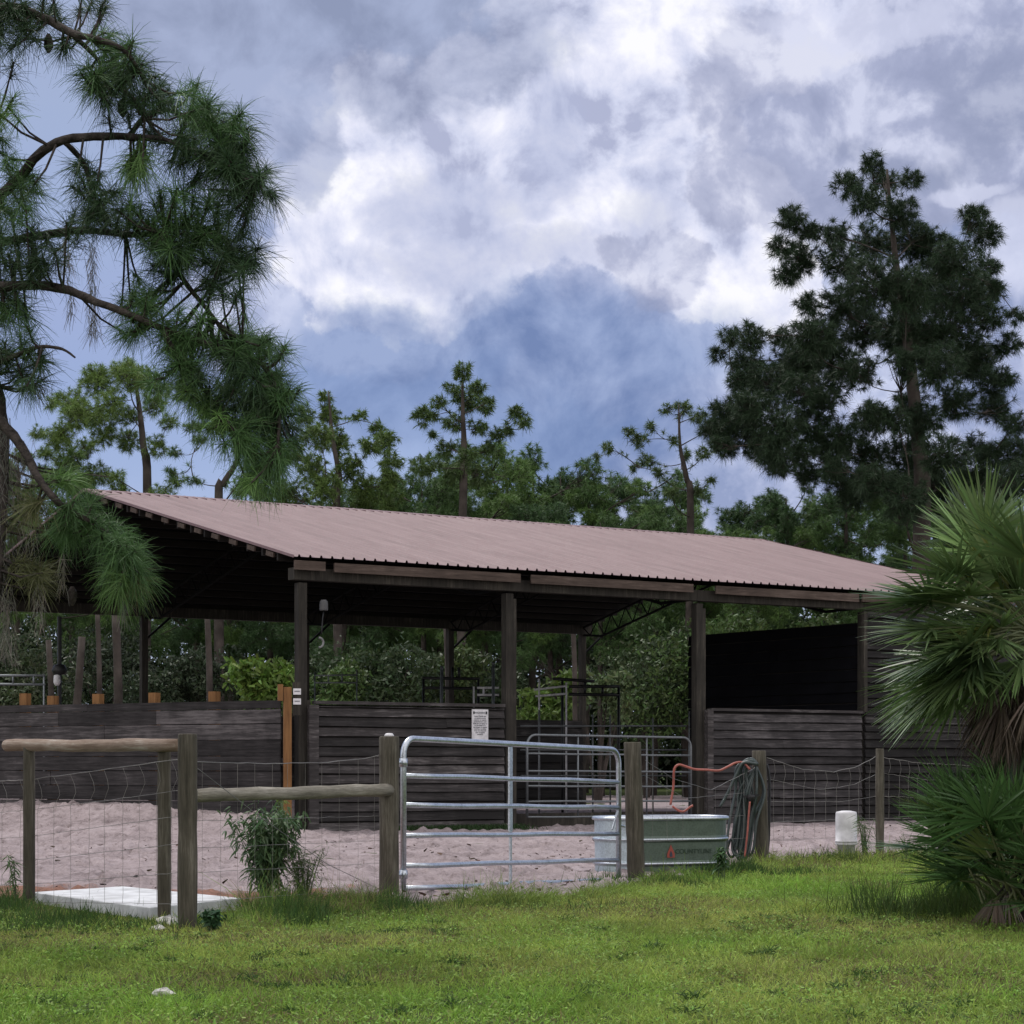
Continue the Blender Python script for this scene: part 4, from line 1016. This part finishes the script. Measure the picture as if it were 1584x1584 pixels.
    moss(143, 375, 190, 260, 4); moss(104, 370, 90, 90, 5); moss(60, 520, 120, 120, 10, (.12, .13, .10))
    for x in (0, 9): moss(x, 640, 320, 260, 6, (.16, .155, .14))
    moss(22, 700, 110, 110, 9); moss(45, 760, 120, 90, 8); moss(10, 900, 150, 260, 8); moss(97, 850, 75, 60, 2); moss(192, 915, 48, 60, 2)
    moss(35, 680, 80, 120, 9, (.13, .12, .10)); moss(110, 440, 60, 40, 3); moss(62, 900, 90, 90, 5)
    ac.build('moss', M_moss, root)
near_pine()

# ------------------------------------------------------------------ fan palms
def fan(acc, hub, axis, up, Lr, nseg, ang, wd, col, droop, amt=.2, fold=.1, seg=4):
    axis = axis.normalized(); side = axis.cross(up).normalized(); nrm = side.cross(axis).normalized()
    th = np.linspace(-ang/2, ang/2, nseg)+RNG.normal(size=nseg)*.02
    a = np.array(tuple(axis)); s = np.array(tuple(side)); n_ = np.array(tuple(nrm))
    d = np.cos(th)[:, None]*a+np.sin(th)[:, None]*s+(np.abs(np.sin(th))*fold)[:, None]*n_+RNG.normal(size=(nseg, 3))*.06
    L = Lr*(.72+.28*np.cos(th*.6))*RNG.uniform(.88, 1.06, nseg)
    base = np.array(tuple(hub))[None]+d*.04
    tone = RNG.uniform(1-amt, 1+amt)
    face = np.repeat(n_[None], nseg, 0)+RNG.normal(size=(nseg, 3))*.25
    V, Q, per = blades(base, d, L, wd*RNG.uniform(.85, 1.15, nseg), seg, droop*RNG.uniform(.5, 1.6, nseg), .06, face, .35)
    acc.add(V, Q, np.clip(vary(col, nseg, .18, .06)*tone, 0, 1), per)
def palm(name, label, cat, cx, cz, D, leaves, dead, trunk_r, green=(.105, .165, .060), Lr=.62, pet=(.35, .75), hemi=0.0, seed=1, lo=-.5, base_spread=0.0, wd=.028, left=0.0):
    rd = random.Random(seed); X0 = P(cx, HZ, D).x
    root = empty(name, Vector((X0, D, 0)), label, cat); acc = Acc(); st_ = MB(); da = Acc(); ds = MB()
    if trunk_r:
        mb = MB(); n = 14; mb.tube([Vector((.03*math.sin(i), 0, (cz-.1)*i/n)) for i in range(n+1)], [trunk_r*(1.1-.015*i+.08*(i % 2)) for i in range(n+1)], 14, True, .08); mb.build('trunk', M_bark, root)
    for k in range(leaves):
        az = rd.uniform(0, 2*math.pi); el = rd.uniform(lo, 1.2) if not hemi else rd.uniform(.15, 1.3)
        if left and rd.random() < left: az = math.pi+rd.uniform(-.9, .7)
        dr = Vector((math.cos(az)*math.cos(el), math.sin(az)*math.cos(el), math.sin(el)))
        c = Vector((rd.uniform(-1, 1)*base_spread, rd.uniform(-1, 1)*base_spread, cz if not base_spread else cz*rd.uniform(.2, 1)))
        L = rd.uniform(*pet); hub = c+dr*L; hub.z -= .08*L
        st_.tube([c, c+dr*L*.5+Vector((0, 0, .02)), hub], [.012, .010, .008], 5, False)
        dd = (dr+Vector((0, 0, -.25*(1-max(0, el)/1.4)))).normalized(); up = Vector((0, 0, 1)) if abs(dd.z) < .93 else Vector((rd.uniform(-1, 1), rd.uniform(-1, 1), .1))
        up = (up+Vector((rd.uniform(-.6, .6), rd.uniform(-.6, .6), 0))).normalized()
        q_ = rd.random(); g = green if q_ < .66 else (tuple(x*1.6 for x in green) if q_ < .84 else ((green[0]*.6, green[1]*.65, green[2]*.7) if q_ < .94 else (green[0]*2.0, green[1]*1.45, green[2])))
        fan(acc, hub, dd, up, Lr*rd.uniform(.85, 1.12), rd.randint(34, 46), rd.uniform(2.2, 3.6), wd, g, rd.uniform(.02, .14), .25)
    for k in range(dead):
        az = rd.uniform(0, 2*math.pi); el = rd.uniform(-1.3, -.7)
        if left and rd.random() < left: az = math.pi+rd.uniform(-.8, .8)
        dr = Vector((math.cos(az)*math.cos(el), math.sin(az)*math.cos(el), math.sin(el))); L = rd.uniform(.25, .6)
        c = Vector((0, 0, cz-.1)); hub = c+dr*L
        ds.tube([c, hub], [.011, .008], 5, False)
        dc = [(.15, .115, .09), (.24, .20, .165), (.11, .085, .07)][rd.randrange(3)]
        fan(da, hub, Vector((dr.x*.5, dr.y*.5, -1)), Vector((rd.uniform(-1, 1), rd.uniform(-1, 1), .1)), Lr*.72*rd.uniform(.7, 1.1), 26, 1.3, .016, dc, .25, .3, .3, 3)
    acc.build('frond', M_frond, root); st_.build('leaf_stem', simple('leaf_stem', (.12, .14, .06), .5), root, True)
    if dead: da.build('dead_frond', M_leaf, root); ds.build('dead_stem', M_bark, root)
    return root
palm('fan_palm', 'tall fan palm with a brown skirt of dead fronds at the right edge', 'palm', 1606, 2.26, 17.2, 62, 60, .15, Lr=.58, pet=(.35, 1.0), seed=4, lo=-.45, wd=.036, left=.5)
palm('palmetto', 'low dark green palmetto clump on the ground below the fan palm', 'palmetto', 1578, .56, 17.2, 68, 5, 0, green=(.062, .125, .040), Lr=.48, pet=(.25, .8), hemi=1, seed=6, base_spread=.28, wd=.026, left=.4)
palm('palmetto', 'second low palmetto at the very right edge behind the first', 'palmetto', 1640, .5, 18.6, 22, 4, 0, green=(.03, .065, .025), Lr=.5, pet=(.4, .9), hemi=1, seed=8, base_spread=.3, wd=.026)

# ------------------------------------------------------------------ weeds and plants by the fence
def leafy(name, label, cat, px, py, h, w, n, col, leafL=.09, leafW=.022, stems=7, seed=1, droop=.5):
    D = gD(py); rd = random.Random(seed); root = empty(name, P(px, HZ, D).xy.to_3d(), label, cat); mb = MB(); acc = Acc()
    for s in range(stems):
        a = rd.uniform(0, 6.28); rr = rd.uniform(.2, 1)*w; top = Vector((rr*math.cos(a), rr*math.sin(a)*.7, h*rd.uniform(.7, 1.02)))
        cp = curve_pts((rd.uniform(-.04, .04), rd.uniform(-.04, .04), 0), top, Vector((0, 0, .05)), 6); mb.tube(cp, [.008-.001*i for i in range(7)], 5)
        m_ = n//stems; t = RNG.uniform(.25, 1, m_); C_ = np.array([tuple(p) for p in cp]); ti = t*6; i0 = np.minimum(ti.astype(int), 5)
        pos = C_[i0]+(C_[i0+1]-C_[i0])*(ti-i0)[:, None]; pos = pos+RNG.normal(size=(m_, 3))*w*.13
        d = rdir(m_); d[:, 2] = d[:, 2]*.4-.25
        V, Q, per = blades(pos, d, leafL*RNG.uniform(.6, 1.25, m_), leafW, 3, droop, .15, np.tile([[0, 0, 1.]], (m_, 1))+RNG.normal(size=(m_, 3))*.5, .4)
        acc.add(V, Q, vary(col, m_, .35, .1), per)
    mb.build('stem', simple('green_stem', (.07, .10, .04), .6), root); acc.build('foliage', M_leaf, root)
leafy('bush', 'leafy bush with drooping leaves by the sand under the wooden rail', 'bush', 408, 1404, .95, .33, 1900, (.085, .145, .065), .090, .026, 17, 2, .4)
leafy('weed', 'yellow green weedy plant in front of the orange post', 'weed', 432, 1300, .72, .14, 130, (.12, .18, .04), .10, .03, 5, 3)
leafy('weed', 'bushy feathery weed right of the drooping bush', 'weed', 470, 1405, .55, .24, 900, (.07, .11, .035), .09, .008, 14, 4, .1)
leafy('weed', 'thin single stalk weed at the far left fence wire', 'weed', 19, 1408, .50, .06, 90, (.07, .13, .04), .09, .014, 2, 5, .3)
leafy('weed', 'low clump of dark round leaves right of the tall fence post', 'weed', 330, 1444, .15, .15, 340, (.035, .085, .035), .05, .03, 10, 6, .3)
leafy('weed', 'small leafy weed in front of the stock tank', 'weed', 1116, 1362, .36, .12, 120, (.045, .095, .03), .09, .03, 4, 7, .3)
leafy('weed', 'slender weed growing beside the upturned bucket', 'weed', 1338, 1333, .62, .14, 260, (.075, .13, .04), .12, .010, 9, 8, .1)
leafy('weed', 'pale spindly weed right of the upturned bucket weed', 'weed', 1402, 1332, .4, .15, 120, (.10, .12, .06), .08, .008, 6, 9, .1)

# ------------------------------------------------------------------ grass
def grass():
    acc = Acc()
    def zone(N, D0, D1, pxa, pxb, hfun, wfun, colfun):
        # uniform over ground area
        D = np.sqrt(RNG.uniform(D0**2, D1**2, N)); px = RNG.uniform(pxa, pxb, N); Xc = (px-792)/F*D
        ed = edgeD(px)+(fbm(Xc*1.1, D*1.1, 3, 31)-.45)*2.4
        k = (D < ed) & ~((px > 46) & (px < 380) & (HZ+F*EYE/D < np.interp(px, [46, 232, 380], [1401, 1429, 1414]))); D = D[k]; px = px[k]; Xc = Xc[k]
        clump = fbm(Xc*3.2, D*2.6, 3, 41); k = RNG.uniform(0, 1, len(D)) < np.clip(.15+1.7*clump, .1, 1); D, px, Xc, clump = D[k], px[k], Xc[k], clump[k]
        n = len(D); py = HZ+F*EYE/D
        h = hfun(Xc, D, px, py, clump, n); w = wfun(n)
        d = RNG.normal(size=(n, 3))*.55; d[:, 2] = RNG.uniform(.35, 1.1, n)
        base = np.stack([Xc, D, np.full(n, -.004)], -1)
        V, Q, per = blades(base, d, h, w, 2, RNG.uniform(.1, .7, n), .2)
        acc.add(V, Q, colfun(Xc, D, px, py, clump, n), per)
    def colf(X, D, px, py, cl, n):
        g = np.array([[.12, .20, .032]]); g2 = np.array([[.19, .22, .055]]); dk = np.array([[.06, .12, .028]]); dry = np.array([[.20, .165, .085]])
        a = np.clip((fbm(X*.7+9, D*.45, 3, 51)-.30)*2.6, 0, 1)[:, None]; c = (g*(1-a)+g2*a)*1.75*(.58+.84*fbm(X*2.3, D*1.4, 4, 66))[:, None]
        b = np.clip((py-1385)/-40+ .2, 0, 1)[:, None]*.5; 
        tall = np.clip(1-(edgeD(px)-D)/2.2, 0, 1)[:, None]*np.clip(1.4-px/1600, .6, 1)[:, None]; c = c*(1-tall*.6)+dk*tall*.6
        dr = (RNG.uniform(0, 1, n) < np.clip((fbm(X*.8+3, D*.7+4, 3, 61)-.40)*1.6+.03, .02, .40)); c[dr] = dry*RNG.uniform(.6, 1.2, (dr.sum(), 1))
        return np.clip(c*RNG.uniform(.6, 1.4, (n, 1))*(1+RNG.uniform(-.1, .1, (n, 3))), 0, 1)
    def hf(X, D, px, py, cl, n):
        h = .034+.075*cl*RNG.uniform(.3, 1.4, n)
        near = np.clip(1-(edgeD(px)-D)/(2.4 if True else 1), 0, 1)**1.5
        h = h*(1+near*(1.6+1.3*((px < 620) & (px > 385))+.8*((px > 1080) & (px < 1250)))*RNG.uniform(.3, 1.2, n))
        h *= 1+1.3*np.clip((fbm(X*1.5, D*.9, 3, 77)-.5)*5, 0, 1)
        h *= .75+.6*vnoise(X*6, D*5, 78)
        return h
    zone(420000, 9.6, 24, -160, 1760, hf, lambda n: RNG.uniform(.0035, .0065, n), colf)
    zone(110000, 22, 33, 700, 1760, lambda X, D, px, py, cl, n: hf(X, D, px, py, cl, n)*1.3, lambda n: RNG.uniform(.006, .012, n), colf)
    # broad little leaves of ground cover
    N = 80000; D = np.sqrt(RNG.uniform(9.6**2, 24**2, N)); px = RNG.uniform(-160, 1760, N); X = (px-792)/F*D
    m = fbm(X*2+30, D*2, 3, 71); k = (D < edgeD(px)-.2) & (m > .40) & ~((px > 46) & (px < 380) & (HZ+F*EYE/D < 1432)); D, px, X = D[k], px[k], X[k]; n = len(D)
    base = np.stack([X, D, RNG.uniform(.005, .05, n)], -1); d = rdir(n); d[:, 2] = np.abs(d[:, 2])*.5
    V, Q, per = blades(base, d, RNG.uniform(.010, .026, n), RNG.uniform(.007, .014, n), 1, 0, .7, np.tile([[0, 0, 1.]], (n, 1))+RNG.normal(size=(n, 3))*.4)
    acc.add(V, Q, np.clip(vary((.19, .30, .06), n, .45, .12), 0, 1), per)
    # tall weeds along the fence foot
    for (pa, pb, yb, N, hh) in ((-60, 60, 1410, 900, .20), (420, 640, 1410, 4600, .20), (420, 500, 1425, 1000, .2), (1090, 1240, 1352, 2600, .16), (1240, 1420, 1334, 1500, .17), (940, 1100, 1368, 1800, .16), (1380, 1700, 1415, 5200, .30), (0, 300, 1432, 3000, .13), (600, 900, 1402, 1500, .10)):
        px = (pa+pb)/2+(pb-pa)*.30*RNG.normal(size=N); D = F*EYE/(yb-HZ)+RNG.normal(size=N)*.35; X = (px-792)/F*D
        cl = np.clip(vnoise(X*3, D*2, 88)*1.6, .25, 1.3)
        d = RNG.normal(size=(N, 3))*.28; d[:, 2] = 1
        V, Q, per = blades(np.stack([X, D, np.zeros(N)], -1), d, hh*cl*RNG.uniform(.5, 1.4, N), RNG.uniform(.005, .009, N), 3, RNG.uniform(0, .5, N), .15)
        acc.add(V, Q, np.clip(vary((.055, .105, .026) if pb < 1380 else (.06, .10, .025), N, .4, .12), 0, 1), per)
    # scattered weedy rosettes
    for i in range(170):
        px = RNG.uniform(0, 1584); D = RNG.uniform(10.8, 18); N = 46; X = (px-792)/F*D
        if D > edgeD(px)-.4: continue
        d = RNG.normal(size=(N, 3))*.6; d[:, 2] = RNG.uniform(.3, 1, N); L = RNG.uniform(.05, .13)
        V, Q, per = blades(np.tile([[X, D, 0.]], (N, 1))+RNG.normal(size=(N, 3))*[[.03, .03, 0]], d, L*RNG.uniform(.5, 1.3, N), .007, 3, .5, .15)
        acc.add(V, Q, np.clip(vary((.05, .10, .024), N, .3, .1), 0, 1), per)
    o = acc.build('grass', M_grass); tag(o, None, None, kind='stuff')
grass()
# grass patch at the wall foot beside the barn
acc = Acc(); N = 5000; t = RNG.uniform(1.8, 4.6, N); w = -.3-np.abs(RNG.normal(size=N))*.35
ca, sa = math.cos(ANG), math.sin(ANG)
b = np.stack([A.x+t*ca-w*sa, A.y+t*sa+w*ca, np.zeros(N)], -1); d = RNG.normal(size=(N, 3))*.4; d[:, 2] = 1
V, Q, per = blades(b, d, RNG.uniform(.05, .2, N), .014, 2, .3, .2); acc.add(V, Q, vary((.03, .06, .02), N, .4), per)
o = acc.build('weed_patch', M_grass); tag(o, None, None, kind='stuff')

S.cycles.max_bounces = 6; S.cycles.transparent_max_bounces = 4
